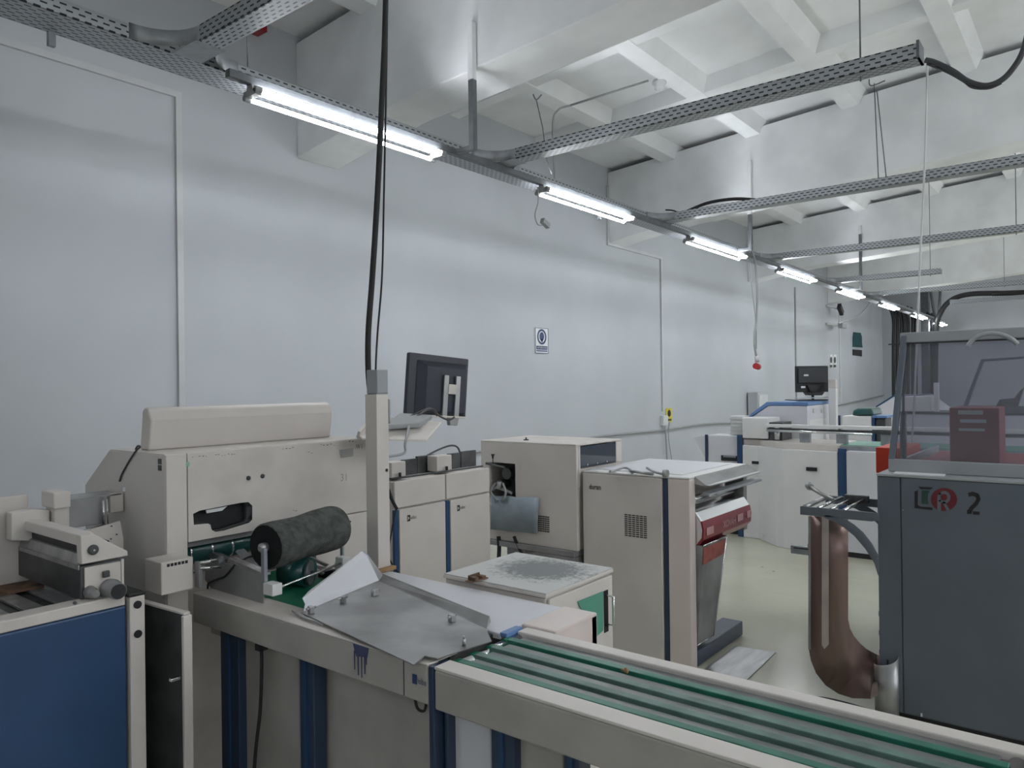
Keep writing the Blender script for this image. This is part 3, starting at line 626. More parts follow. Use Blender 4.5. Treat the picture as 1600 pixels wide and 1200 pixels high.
# ------------------------------------------------------------------ side cabinets (two)
def cabinet(x0, x1, y, label, split, zt=1.145):
    t = thing('machine_cabinet', label, 'cabinet', 'beige cabinets with blue trims behind the stained cabinet')
    Box(x0, x1, y+.022, y+.50, .02, zt-.003).obj('body', BEW, t, .004)
    Box(x0+.002, x1-.002, y, y+.02, split+.006, zt).obj('upper_cover', BE, t, .004)
    d = Box(x0+.035, x1-.002, y, y+.02, .06, split-.003).obj('door', BE, t, .004)
    Box(x0, x0+.03, y+.002, y+.02, .06, split-.003).obj('blue_trim', BL, t, .003)
    zz = split-.075
    xx = x0+.035+.055
    B().box(xx, xx+.022, y-.001, y, zz, zz+.034).obj('logo_square', INK, d)
    B().slab([(xx+.006+a, y-.0015, zz+.017+c_) for a, c_ in [(-.004, .012), (.01, 0), (-.004, -.012), (0, 0)]], (0, .0004, 0)).obj('logo_notch', BE, d)
    text('kolbus', (xx+.026, y-.0008, zz+.008), (1, 0, 0), (0, 0, 1), .02, INKG, d, w=.042)
    return t
cabinet(2.74, 3.135, 2.97, 'beige cabinet right of the console post, left of the pair', .995)
cabinet(3.14, 3.53, 2.97, 'beige cabinet beside the machine with the dusty sheet, right of the pair', .995)
B().tube([W(u, v, y=2.95) for u, v in [(607, 765), (612, 780), (620, 795)]], .009).tube([W(u, v, y=2.95) for u, v in [(619, 795), (612, 830), (608, 870), (622, 895)]], .004).obj('hose', RUB); tag(bpy.data.objects['hose'], 'thin black hose behind the console post', 'hose')
# guides on cabinet tops
g = thing('guide_rail_set', 'row of dark steel guide plates lying on top of the two beige cabinets', 'guide rail')
zt = 1.146
for i, (u0_, u1_, v0, v1) in enumerate([(628, 650, 738, 716), (651, 677, 733, 710), (700, 717, 725, 707), (719, 742, 724, 703)]):
    a = W(u0_, v0, y=3.12); c = W(u1_, v1, y=3.12)
    Box(a.x, c.x, 3.11, 3.13, zt+.001, max(c.z, zt+.05)).obj('guide_plate', STK, g, .002)
for (u0_, u1_, v0, v1) in [(606, 628, 733, 720), (677, 700, 721, 710)]:
    a = W(u0_, v0, y=3.05); c = W(u1_, v1, y=3.05)
    Box(a.x, c.x, 3.02, 3.10, zt+.012, c.z).obj('block', BEW, g, .004)
    Box(a.x+.02, c.x-.02, 3.03, 3.09, zt+.001, zt+.012).obj('block_foot', STK, g)
B().cyl((2.75, 3.0, zt+.012), (3.5, 3.0, zt+.012), .006).obj('rod', STK, g)
B().tube([W(u, v, y=3.12) for u, v in [(660, 716), (680, 705), (700, 697), (712, 697), (718, 705), (719, 722)]], .006).obj('hose', INKG, g)
for u, v in ((625, 737), (698, 727)):
    a = W(u, v, y=3.0); B().cyl((a.x, 3.0, zt+.0185), (a.x, 3.0, zt+.04), .008).obj('clamp_knob', BLK, g)
# ------------------------------------------------------------------ box machine with opening
t = thing('gluing_unit', 'beige boxy machine with a square opening and dark glass side panel', 'machine')
X = 3.95; ya, yb = 2.61, 3.40; z0, z1 = .60, 1.262
H_ = [V((X, y, z)) for y, z in ((3.33, .88), (3.10, .88), (3.10, 1.125), (3.33, 1.125))]
quad_with_hole([V((X, ya, z0)), V((X, yb, z0)), V((X, yb, z1)), V((X, ya, z1))], H_, (.03, 0, 0)).obj('front_plate', BE, t, .002)
B().box(X+.03, 4.52, ya+.01, ya+.03, z0, 1.115).box(X+.03, 4.52, yb-.03, yb, z0, z1-.01).box(4.45, 4.52, ya+.03, yb-.03, z0, z1-.01).obj('shell', BE, t, .003)
B().slab([(X+.0, ya, z1), (X, yb, z1), (4.52, yb, z1), (4.52, ya, z1)], (0, 0, .012)).obj('top_lid', BEW, t, .003)
Box(X+.03, X+.045, ya-.002, ya+.01, 1.0, z1).obj('corner_strip', BE, t)
gz = Box(X+.03, 4.44, ya, ya+.012, 1.118, z1-.006).obj('glass_side', GDARK, t, .002)
Box(4.445, 4.52, ya, ya+.02, 1.118, z1-.002).obj('side_end', BE, t, .002)
for i in range(3): B().cyl((4.08+.12*i, ya-.003, 1.135), (4.08+.12*i, ya, 1.135), .006).obj('glass_bolt', CHR, gz)
Box(X+.02, X+.022, 2.60+.13, 2.60+.2, .70, .70).bm.free()
b = B()
for r in range(8):
    for c_ in range(7): b.box(X-.001, X+.001, 2.905-.0135*c_, 2.915-.0135*c_, .695+.0135*r, .704+.0135*r)
b.obj('vent_grille', BLK, t)
B().box(3.98, 4.4, 2.95, 3.35, z0+.01, z0+.03).obj('floor_plate', STK, t)
B().box(4.10, 4.16, 3.11, 3.31, .90, 1.1).cyl((3.98, 3.2, 1.05), (4.3, 3.2, 1.05), .04).cyl((4.0, 3.28, .97), (4.3, 3.28, .97), .03).obj('inner_drum', STK, t, .002)
B().tube([(3.97, 3.30, .93), (3.93, 3.24, .96), (3.97, 3.14, .92)], .012).cyl((3.93, 3.22, .95), (3.93, 3.22, 1.0), .018).obj('inner_valve', ST, t)
B().tube([(3.93, 3.25, .99), (3.91, 3.28, .93), (3.92, 3.23, .87)], .008).tube([(3.93, 3.19, .99), (3.91, 3.15, .93), (3.92, 3.2, .87)], .008).obj('inner_hose', PIPG, t)
Box(3.93, 4.5, 2.62, 2.93, .02, .56).obj('leg_cabinet', STD, t, .004)
Box(3.93, 4.5, 2.62, 3.38, .562, .598).obj('base_beam', STD, t, .003)
Box(4.2, 4.5, 3.25, 3.38, .0, .562).obj('leg', STD, t, .003)
for y_ in (2.86, 2.68): B().cyl((3.915, y_, .40), (3.915, y_, .43), .02, .008).cyl((3.915, y_, .43), (3.915, y_, .46), .006).obj('star_knob', BLK, t)
c = W(770, 713, x=3.9); B().lathe(c+V((0, 0, -.015)), c+V((0, 0, .015)), [(0, .006), (.5, .007), (1, .014)]).obj('adjusting_knob', BLK, t)
B().cyl((c.x, c.y, c.z-.06), (c.x, c.y, c.z-.015), .004).cyl(c+V((0, .06, -.05)), c+V((0, -.10, -.07)), .008).obj('adjusting_rod', STK, t)
c = W(822, 690, x=4.1); c.z = z1+.012; B().lathe(c, c+V((0, 0, .02)), [(0, .018), (.3, .018), (.4, .005), (1, .005)]).obj('lid_handle', BLK, t)
o = B()
n = 10
ra = [W(767+(842-767)*i/n, 774+ (778-774)*i/n + math.sin(i*1.3)*1.0, x=3.93) + V((math.sin(i*.9)*.006, 0, 0)) for i in range(n+1)]
rb = [W(767+(840-767)*i/n, 827+ (834-827)*i/n, x=3.915) + V((math.sin(i*1.1)*.006, 0, 0)) for i in range(n+1)]
o.strip(ra, rb, (-.004, 0, 0)); o = o.obj('plastic_cover_sheet', CLOT); tag(o, 'pale blue-grey sheet hanging below the square opening of the boxy machine', 'sheet')
o = B().tube([W(u, v, x=3.94) for u, v in [(779, 838), (780, 855), (779, 880), (778, 905)]], .014).tube([W(u, v, x=3.94) for u, v in [(803, 838), (808, 850), (815, 864), (821, 874)]], .011).obj('black_hose', RUB); tag(o, 'black hoses hanging under the dusty sheet', 'hose')
Box(3.94, 4.1, 3.02, 3.14, .53, .561).obj('junction_box', STD, t, .003)
# ------------------------------------------------------------------ tall cabinet (duran)
t = thing('press_unit', 'tall beige press cabinet with a vent grille, navy stripe and blue foot', 'machine')
X, ya, yb, zt = 4.0, 1.86, 2.585, 1.10
B().slab([(X, 2.02, 0), (X+.34, 2.02, 0), (X+.36, 2.02, .66), (X+.86, 2.02, .66), (X+.86, 2.02, zt-.02), (X, 2.02, zt-.02)], (0, yb-2.02, 0)).obj('body', BE, t, .004)
Box(X-.018, X-.001, 2.035, yb, .0, zt-.004).obj('side_door', BE, t, .005)
Box(X-.012, X-.001, 2.0, 2.03, .0, zt-.006).obj('navy_stripe', NAVY, t, .003)
Box(X-.018, X+.06, ya, 1.996, .0, zt-.004).obj('front_column', PINK, t, .005)
Box(X-.018, X+.86, ya, yb, zt-.003, zt+.012).obj('top_plate', WH, t, .006)
Box(X+.06, X+.80, ya+.08, yb-.05, zt+.0125, zt+.016).obj('top_inset', WHC, t)
Box(X+.10, X+.86, 1.99, 2.015, .665, .95).obj('inner_wall', STD, t)
b = B()
for r in range(11):
    for c_ in range(6):
        yy = 2.285-.026*c_; b.box(X-.020, X-.017, yy-.020, yy, .732+.0125*r, .738+.0125*r)
b.obj('vent_grille', BLK, t)
text('duran', (X-.019, 2.535, .995), (0, -1, 0), (0, 0, 1), .034, INKG, t, w=.085, bold=.02)
# slanted visor
B().slab([(X+.05, ya-.002, zt+.012), (X+.05, ya-.07, zt-.035), (X+.05, ya-.09, zt-.035), (X+.05, ya-.09, zt-.045), (X+.05, ya+.03, zt-.03)], (.82, 0, 0)).obj('visor', ST, t, .003)
B().slab([(X+.05, ya-.05, zt-.075), (X+.05, ya-.09, zt-.085), (X+.05, ya-.09, zt-.10), (X+.05, ya-.03, zt-.10)], (.84, 0, 0)).obj('visor_rail', GALV, t, .003)
B().box(X+.80, X+.86, 1.86, 1.99, .68, zt-.05).obj('far_side_plate', STD, t, .004)
# roller drum
sh = [(ya+.05, .93), (ya-.0, .90), (ya-.035, .85), (ya-.045, .80), (ya-.04, .75), (ya, .70), (ya+.06, .67), (ya+.10, .67), (ya+.10, .93)]
dr = B().slab([(X+.065, y, z) for y, z in sh], (.75, 0, 0)).obj('roller_cover', CHR, t, .012, 3)
lab(B().slab([(X+.066, y, z) for y, z in [(ya-.0365, .852), (ya-.047, .805), (ya-.043, .745), (ya-.004, .70), (ya+.01, .71), (ya-.02, .85)]], (.744, 0, 0)).obj('red_banner', mat('banner_red', (.26, .02, .035), .3), t), 'dark red printed band')
yb_ = ya-.0485
text('XOVAH', (X+.34, yb_, .77), (1, 0, 0), (0, 0, 1), .045, PINKI, t, w=.20, bold=.02)
B().box(X+.57, X+.66, yb_-.001, yb_+.001, .775, .82).box(X+.73, X+.79, yb_-.001, yb_+.001, .775, .82).box(X+.10, X+.2, yb_-.001, yb_+.001, .765, .81).obj('printed_blocks', PINKI, t)
Box(X+.06, X+.78, ya+.05, 1.99, .93, .94).obj('inner_shelf', ST, t)
B().cyl((X+.06, ya+.02, .975), (X+.8, ya+.02, .975), .018).obj('roller', CHR, t)
c = W(1113, 770, y=ya); B().cyl(c, c+V((0, -.03, -.005)), .01).obj('latch_knob', STK, t)
# collecting tray and foot
bb = B()
ct = W(1135, 838, y=ya-.04); cb_ = W(1115, 973, y=ya)
top = [(X+.065, ya-.04), (ct.x, ya-.04), (ct.x, 1.985), (X+.065, 1.985)]; bot = [(X+.065, ya+.0), (cb_.x, ya+.0), (cb_.x, 1.985), (X+.065, 1.985)]
vt = [bb.bm.verts.new((x, y, ct.z)) for x, y in top]; vb = [bb.bm.verts.new((x, y, .13)) for x, y in bot]
for i in range(4): bb.bm.faces.new((vt[i], vt[(i+1) % 4], vb[(i+1) % 4], vb[i]))
bb.bm.faces.new(vb)
o = bb.obj('waste_chute', STD, t); md = o.modifiers.new('solid', 'SOLIDIFY'); md.thickness = .006
B().tube([(x, y, ct.z) for x, y in top[:3]], .006, 6, False).tube([(top[1][0], top[1][1], ct.z), (bot[1][0], bot[1][1], .13)], .005, 6, False).tube([(bot[0][0], bot[0][1], .13), (bot[1][0], bot[1][1], .13)], .004, 6, False).obj('chute_rim', CHR, t)
lab(B().slab([(X+.07, ya-.0445, ct.z-.012), (ct.x-.02, ya-.0445, ct.z-.012), (ct.x-.035, ya-.0375, ct.z-.10), (X+.07, ya-.0375, ct.z-.11)], (0, .002, 0)).obj('red_tint_strip', mat('tint_red', (.38, .09, .07), .5, dirt=.2, scale=20), t), 'red-tinted strip')  # red-tinted strip along the top of the chute front
Box(X+.062, W(1161, 998, y=ya).x, ya, 2.0, .005, .095).obj('foot', NAVY, t, .006)
o = B().slab([W(1149, 1010, z=.002), W(1212, 1020, z=.002), W(1164, 1066, z=.002), W(1095, 1050, z=.002)], (0, 0, .004)).obj('floor_plate', ST, None); tag(o, 'grey steel plate on the floor beside the blue foot', 'plate')
o = B()
pz = zt+.020
o.tube([W(905+48, 737, z=pz), W(975, 731, z=pz), W(985, 734, z=pz), W(988, 739, z=pz)], .008).tube([W(985, 736, z=pz+.01), W(1020, 741, z=pz+.01)], .009).tube([W(1011, 731, z=pz+.012), W(1022, 737, z=pz+.012), W(1040, 742, z=pz+.012)], .008).cyl(W(1040, 740, z=pz+.03)-V((0, .012, .0)), W(1040, 740, z=pz+.03)+V((0, .012, 0)), .022)
o = o.obj('clamp_arm', ST); tag(o, 'jointed steel clamp arm lying on the press cabinet top', 'clamp')

# ------------------------------------------------------------------ delivery conveyor (two sections)
t = thing('delivery_table', 'beige conveyor table section with a brushed steel guard and blue ink drips', 'conveyor')
zc = .90
Box(1.43, 1.455, 1.43, 2.64, .795, zc).obj('side_beam', GRIM_SHADE, t, .005)
Box(1.4275, 1.43, 1.52, 1.521, .80, zc-.004).obj('seam', BLK, t)
Box(1.43, 1.55, 1.43, 2.64, zc-.0, zc+.004).obj('near_rim', BEW, t, .002)
Box(1.55, 1.98, 1.46, 2.64, .86, .897).obj('bed', STK, t)
Box(1.74, 2.07, 1.43, 2.29, .885, .905).obj('white_top', WHC, t, .004)
Box(2.045, 2.08, 1.30, 2.60, .80, .902).obj('far_beam', BE, t, .004)
Box(1.845, 2.08, 1.30, 1.43, .70, .908).obj('corner_housing', PINK, t, .005)
Box(1.55, 1.84, 1.90, 2.68, .898, .903).obj('belt', GRN, t)
lg = t
for ua, ub in ((345, 373), (468, 490)):
    ya_, yb_ = W(ub, 1080, x=1.47).y, W(ua, 1080, x=1.47).y
    Box(1.47, 1.52, ya_, yb_, .02, .794).obj('leg', NAVY, t, .004)
    Box(1.464, 1.47, (ya_+yb_)/2-.006, (ya_+yb_)/2+.006, .02, .794).obj('leg_rib', BL, t)
Y1_, Y2_ = W(374, 1080, x=1.5).y, W(467, 1080, x=1.5).y
Y3_, Y4_ = W(491, 1080, x=1.5).y, W(668, 1100, x=1.5).y
Box(1.50, 1.515, Y2_, Y1_, .02, .78).obj('side_cover', GRIM_SHADE, t, .003)  # beige cover, shade under the conveyor painted into its colour
Box(1.53, 1.545, Y4_, Y3_, .02, .78).obj('side_cover', GRIM_SHADE, t, .003)  # shade below the table is in this cover's darker beige
Box(1.62, 1.64, 2.38, 2.60, .02, .72).obj('inner_panel', BEW, t, .003)
Box(1.50, 1.53, 2.42, 2.64, .735, .765).obj('cross_bar', BEW, t, .003)
lb = B()
lb.box(1.4285, 1.4295, 1.445+.025, 1.445+.042, .842, .868)
lb.obj('logo_square', INKB, t)
text('kolbus', (1.4292, 1.466, .846), (0, -1, 0), (0, 0, 1), .017, INKB, t, w=.032)
# ink drips
b = B()
b.slab([(1.4285, 1.735, zc), (1.4285, 1.665, zc), (1.4285, 1.672, zc-.028), (1.4285, 1.69, zc-.03), (1.4285, 1.72, zc-.035)], (.0006, 0, 0))
for y, l, w_ in ((1.728, .075, .003), (1.712, .088, .004), (1.697, .092, .003), (1.683, .078, .004), (1.676, .05, .003)):
    b.slab([(1.4284, y-w_, zc-.02), (1.4284, y+w_, zc-.02), (1.4284, y+w_*.5, zc-l), (1.4284, y-w_*.5, zc-l)], (.0006, 0, 0))
b.obj('ink_drips', DRIP, t)
B().tube([(1.45, 1.50, .792), (1.45, 1.49, .765), (1.45, 1.465, .765), (1.45, 1.455, .792)], .004).obj('cable_loop', RUB, t)
o = B().box(1.445, 1.475, 2.235, 2.265, .765, .793).tube([(1.46, 2.25, .77), (1.46, 2.25, .70), (1.465, 2.27, .55), (1.46, 2.30, .35), (1.46, 2.31, .04)], .006).obj('plug_cable', RUB); tag(o, 'black plug and cable hanging under the conveyor beam', 'cable')
# section 2
t = thing('belt_conveyor', 'long beige conveyor with four green strip belts running to the lower right', 'conveyor')
Y0, Y1 = .12, 1.405
Box(1.43, 1.452, Y0, Y1, .79, .897).obj('near_side', GRIM_SHADE, t, .006)
Box(1.43, 1.492, Y0, Y1, .897, .905).obj('near_flange', BE, t, .002)
Box(1.79, 1.84, Y0, Y1, .80, .904).obj('far_side', BE, t, .004)
Box(1.49, 1.79, Y0+.02, Y1-.03, .86, .884).obj('bed_plate', ST, t)
bxs = [1.517, 1.586, 1.658, 1.735]
for i, x in enumerate(bxs):
    w = .013
    m_ = GRNB if i in (0, 3) else GRNW
    Box(x-w, x+w, Y0+.03, Y1-.015, .887, .900).obj('strip_belt', m_, t, .002)
for i in range(5):
    xs_ = [1.493]+bxs+[1.789]
    Box(xs_[i]+(.020 if i else .0), xs_[i+1]-(.020 if i < 4 else .0), Y0+.05, Y1-.03, .8845, .8925).obj('slide_strip', SLID, t, .002)
b = B().cyl((1.49, Y1-.005, .879), (1.80, Y1-.005, .879), .0175).obj('end_roller', CHR, t)
B().cyl((1.49, Y0+.02, .879), (1.80, Y0+.02, .879), .0175).obj('end_roller', CHR, t)
for x in bxs: B().cyl((x-.014, Y1-.005, .879), (x+.014, Y1-.005, .879), .0195).obj('belt_wrap', GRN, t)
Box(1.43, 1.50, Y1+.003, Y1+.022, .10, .902).obj('blue_joint_post', NAVY, t, .003)
Box(1.74, 1.82, Y1+.001, Y1+.028, .895, .909).obj('blue_joint', BL2, t, .003)
for ua, ub in ((668, 700), (767, 802), (880, 905)):
    ya_, yb_ = W(ub, 1150, x=1.46).y, W(ua, 1150, x=1.46).y
    Box(1.46, 1.51, ya_, min(yb_, 1.40), .02, .789).obj('leg', NAVY, t, .004)
    Box(1.454, 1.46, (ya_+yb_)/2-.006, (ya_+yb_)/2+.006, .02, .789).obj('leg_rib', BL, t)
for ua, ub, m_ in ((701, 766, WHC), (803, 879, GRIM_SHADE)):  # the beige cover carries the under-conveyor shade in its colour
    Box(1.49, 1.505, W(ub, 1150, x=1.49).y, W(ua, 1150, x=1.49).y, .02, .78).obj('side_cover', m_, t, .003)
Box(1.50, 1.86, Y0-.06, Y0-.002, .86, .91).obj('end_bracket', NAVY, t, .004)
o = B().tube([W(972, 1046, z=.905), W(980, 1050, z=.905), W(978, 1044, z=.912)], .004).obj('small_clip', WOOD); tag(o, 'tiny brown clip lying on the green belts', 'clip')
# wooden block at post
o = Box(2.0, 2.10, 2.27, 2.293, .907, .922).obj('wood_block', WOOD, None, .002); tag(o, 'small wooden block at the foot of the console post', 'block')
# ------------------------------------------------------------------ steel guard plate on the table
t = thing('guide_tray', 'bent brushed steel guard tray lying across the conveyor table', 'tray')
zp = .912
pp = [W(470, 962, z=zp), W(478, 952, z=zp), W(600, 912, z=zp), W(765, 985, z=zp), W(742, 985, z=zp), W(778, 998, z=zp), W(679, 1033, z=zp), W(655, 1032, z=zp), W(637, 1042, z=zp)]
pl = [W(470, 958, z=zp), W(590, 908, z=zp), W(760, 984, z=zp), W(768, 1003, z=zp), W(684, 1030, z=zp), W(664, 1026, z=zp), W(646, 1040, z=zp)]
B().slab(pl, (0, 0, .003)).obj('base_plate', STD, t)
fl = [W(592, 908, z=zp), W(760, 984, z=zp), W(766, 972, x=W(760, 984, z=zp).x+.035), W(764, 963, x=W(760, 984, z=zp).x+.045), W(598, 897, x=W(592, 908, z=zp).x+.045)]
B().slab(fl, (.003, 0, 0)).obj('back_flange', STD, t)
fa = W(475, 957, z=zp); fb = W(592, 908, z=zp)
tri = [W(474, 952, z=zp+.002), W(497, 948, y=W(497, 951, z=zp).y), W(540, 926, y=W(545, 927, z=zp).y), W(590, 906, y=fb.y), W(572, 868, y=fb.y+.02), W(567, 861, y=fb.y+.02), W(483, 925, y=W(474, 952, z=zp).y+.08), W(473, 938, y=W(474, 952, z=zp).y+.02)]
B().slab([fa+V((0, 0, .003)), fb+V((0, 0, .003)), W(574, 868, y=fb.y+.03), W(566, 861, y=fb.y+.04), W(483, 924, y=fa.y+.05), W(473, 935, y=fa.y+.02), W(477, 944, y=fa.y+.01)], (0, .003, 0)).obj('white_wing', WHC, t)
B().slab([fb, W(598, 898, y=fb.y), W(570, 860, y=fb.y+.04), W(565, 861, y=fb.y+.04)], (0, .004, 0)).obj('wing_edge', STD, t)
for u, v in ((536, 938), (586, 927), (706, 967), (486, 954)):
    c = W(u, v, z=zp+.012)
    cl = B().box(c.x-.012, c.x+.012, c.y-.008, c.y+.008, zp+.004, zp+.026, rot=((0, 0, 1), u*.3)).obj('clamp_block', ST, t, .002)
    B().cyl((c.x-.018, c.y, zp+.02), (c.x+.018, c.y, zp+.02), .004).obj('clamp_screw', CHR, cl)
c = W(725, 1010, z=zp); B().cyl(c+V((0, 0, .003)), c+V((0, 0, .022)), .006).cyl(c+V((0, 0, .022)), c+V((0, 0, .03)), .003).obj('stop_pin', ST, t)
B().slab([W(456, 956, z=.908), W(470, 962, z=.908), W(505, 978, z=.908), W(470, 966, z=.908)], (0, 0, .006)).obj('edge_strip', STD, t)
# ------------------------------------------------------------------ foam roll and its carrier
t = thing('foam_press_roller', 'thick dark grey foam roller above the green belt', 'roller')
ra = W(421, 843, y=2.40); 
p0 = V((1.515, 2.30, 1.098)); p1 = V((1.875, 2.37, 1.105))
B().lathe(p0, p1, [(0, .076), (.02, .082), (.12, .0825), (.32, .079), (.45, .078), (.7, .085), (.92, .086), (.98, .082), (1, .075)], 32).obj('foam_cylinder', FOAM, t)
dr_ = (p1-p0).normalized()
B().cyl(p0-dr_*.001, p0+dr_*.001, .0765).obj('end_face', FOAMK, t)
B().lathe(p0-dr_*.03, p0, [(0, .008), (.3, .017), (1, .017)]).obj('hub', ST, t)
B().cyl(p1, p1+dr_*.03, .008).obj('axle', CHR, t)
Box(1.488, 1.502, 2.27, 2.29, .985, 1.10).obj('arm', GALV, t, .002)
Box(1.905, 1.915, 2.37, 2.385, .98, 1.105).obj('arm', GALV, t, .002)
b1_ = Box(1.482, 1.522, 2.215, 2.27, .945, .985).obj('bearing_block', WH, t, .003)
b2_ = Box(1.85, 1.885, 2.30, 2.345, .955, .995).obj('bearing_block', WH, t, .003)
B().cyl((1.50, 2.235, .962), (1.865, 2.315, .975), .0045).obj('cross_rod', CHR, t)
t = thing('lower_wheel', 'grey-green drive wheel resting on the belt under the foam roller', 'wheel')
B().cyl((1.70, 2.46, .955), (1.74, 2.36, .955), .055, seg=32).obj('rim', TEAL, t)
B().cyl((1.735, 2.362, .955), (1.742, 2.352, .955), .045, seg=32).obj('disc', GALD, t)
B().cyl((1.742, 2.355, .955), (1.745, 2.345, .955), .007).obj('hub', BLK, t)
t = thing('side_guide', 'dull steel side guide plate standing on the near conveyor rim', 'guide')
B().slab([W(330, 920, x=1.50), W(411, 943, x=1.50), W(411, 900, x=1.50), W(355, 880, x=1.50), W(322, 875, x=1.50), W(320, 905, x=1.50)], (.004, 0, 0)).obj('plate', STD, t)
B().slab([W(355, 878, x=1.502), W(411, 900, x=1.502), W(411, 896, x=1.502), W(357, 872, x=1.502)], (.03, 0, 0)).obj('flange', ST, t)
B().tube([W(325, 925, x=1.49), W(326, 912, x=1.49), W(340, 905, x=1.49), W(352, 900, x=1.49), W(365, 885, x=1.5), W(375, 878, x=1.52), W(390, 870, x=1.56), W(410, 866, x=1.6)], .004).obj('cable', RUB, t)
B().tube([W(312, 880, y=2.5), W(345, 874, y=2.5)], .006, 8, False).tube([W(312, 888, y=2.5), W(345, 886, y=2.5)], .005, 8, False).obj('guide_rods', CHR, t)
B().box(W(306, 880, y=2.52).x, W(312, 880, y=2.52).x, 2.50, 2.53, W(306, 918, y=2.52).z, W(306, 878, y=2.52).z).obj('mount_plate', STD, t, .002)
B().slab([W(322, 870, x=1.52), W(350, 880, x=1.5), W(350, 872, x=1.5), W(330, 862, x=1.52)], (.04, 0, -.01)).obj('bracket', GALD, t, .003)
B().slab([W(367, 862, x=1.58), W(378, 860, x=1.60), W(409, 892, x=1.52), W(395, 894, x=1.51)], (.01, 0, .006)).obj('arm', GALV, t, .002)
B().cyl(W(344, 872, y=2.48), W(347, 881, y=2.46), .012).obj('knob', GALD, t)
t = thing('belt_side_arm', 'steel linkage arms beyond the foam roller over the belt', 'arm')
B().slab([W(470, 868, x=1.84), W(475, 866, x=1.84), W(512, 882, x=1.84), W(508, 886, x=1.84)], (.01, 0, 0)).slab([W(478, 880, x=1.83), W(505, 896, x=1.83), W(502, 899, x=1.83), W(476, 884, x=1.83)], (.01, 0, 0)).obj('arm', ST, t, .002)
B().slab([W(497, 895, x=1.86), W(520, 890, x=1.86), W(520, 915, x=1.86), W(494, 918, x=1.86)], (.015, 0, 0)).obj('dark_guard', BLK, t, .002)

# ------------------------------------------------------------------ stained cabinet
t = thing('stained_cabinet', 'low white cabinet with a grey chalky stain on its top and a steel handle', 'cabinet')
x0, x1, y0, y1, zz = 2.095, 2.55, 1.515, 2.0, .93
Box(x0+.01, x1-.01, y0+.012, y1, .02, zz-.022).obj('body', BE, t, .004)
Box(x0, x1, y0, y1+.005, zz-.018, zz-.004).obj('lid_board', BE, t, .004)
Box(x0+.003, x1-.003, y0+.003, y1, zz-.004, zz).obj('top_surface', STN, t)
Box(x0+.02, x1-.012, y0, y0+.011, .05, zz-.025).obj('front_panel', BE, t, .003)
# front (-y side) recess: green panel, slot, handle
g0, g1 = W(905, 935, y=y0-.004), W(945, 985, y=y0-.004)
gl_ = [W(903, 940, y=y0-.006), W(943, 924, y=y0-.006), W(943, 985, y=y0-.006), W(916, 1010, y=y0-.006), W(913, 962, y=y0-.006)]
B().slab(gl_, (0, .004, 0)).obj('green_panel', GRNP, t, .001)
a, c = W(944, 924, y=y0-.003), W(951, 986, y=y0-.003)
Box(a.x, c.x, y0-.003, y0, c.z, a.z).obj('slot', BLK, t)
h0, h1 = W(952, 932, y=y0-.02), W(956, 977, y=y0-.02)
B().tube([V((h0.x, y0-.001, h0.z+.004)), V((h0.x+.004, y0-.035, h0.z)), V((h0.x+.004, y0-.035, h1.z+.006)), V((h0.x, y0-.001, h1.z+.003))], .0055, 10, False).obj('handle', CHR, t)
o = B(); c = W(745, 905, z=zz+.004)
o.box(c.x-.045, c.x+.045, c.y-.02, c.y+.02, zz+.001, zz+.005).box(c.x-.03, c.x-.01, c.y-.018, c.y+.018, zz+.005, zz+.018).box(c.x+.012, c.x+.032, c.y-.018, c.y+.018, zz+.005, zz+.015).box(c.x-.03, c.x+.03, c.y+.010, c.y+.018, zz+.005, zz+.022)
o = o.obj('rusty_bracket', RUST, None, .002); tag(o, 'rusty brown bracket lying on the stained cabinet top', 'bracket')

# ------------------------------------------------------------------ slate-grey machine on the right (LR 2)
t = thing('grey_machine', 'slate-grey machine housing with painted red, green and black emblem and numeral', 'machine')
X, yl, zt = 4.04, .885, 1.19
Box(X+.01, 5.6, -1.3, yl, .02, zt-.012).obj('housing', GRY, t, .006)
dr_ = Box(X, X+.010, -1.28, .778, .03, zt-.014).obj('door', GRY, t, .003)
Box(X+.002, X+.010, .782, yl, .03, zt-.014).obj('edge_panel', GRY, t, .003)
Box(X-.002, 5.6, -1.3, yl+.003, zt-.012, zt).obj('top', GRL, t, .003)
Box(X+.02, 5.5, -1.2, yl-.05, 0, .02).obj('plinth', BLK, t)
c = W(1411, 797, x=X); B().cyl((X-.004, c.y, c.z), (X, c.y, c.z), .005).obj('lock', CHR, t)
c = W(1387, 1037, x=X); Box(X-.0005, X+.003, c.y-.004, c.y+.004, c.z-.05, c.z+.02).obj('keyhole_slot', BLK, t)
c = W(1440, 1117, x=X); Box(X-.002, X, c.y-.004, c.y+.004, c.z-.008, c.z+.008).obj('paint_chip', INKW, t)
for v in (1000, 1030, 1060): 
    c = W(1369, v-40, x=X); Box(X+.02, X+.05, yl, yl+.006, c.z-.012, c.z+.012).obj('hinge', GALD, t, .001)
def XF(pts, o=.0012): return [W(u, v, x=X-o) for u, v in pts]
b = B(); b.slab(XF([(1429, 768), (1434, 766), (1434, 789), (1438, 791.5), (1457, 793), (1457, 797), (1429, 794)]), (.0008, 0, 0))
b.slab(XF([(1435, 760.5), (1458, 761.5), (1454, 765), (1438, 764)]), (.0008, 0, 0)).obj('emblem_letter_l', INK, t)
B().slab(XF([(1440, 766), (1453, 766.5), (1450, 772), (1449.5, 780), (1451, 788), (1440, 787)]), (.0008, 0, 0)).obj('emblem_green', INKGN, t)
B().slab(XF(ell(1475, 780.5, 20.5, 18, n=40)), (.0008, 0, 0)).obj('emblem_disc', INKR, t)
lr = mat('emblem_grey', (.15, .17, .195), .4)
b = B(); 
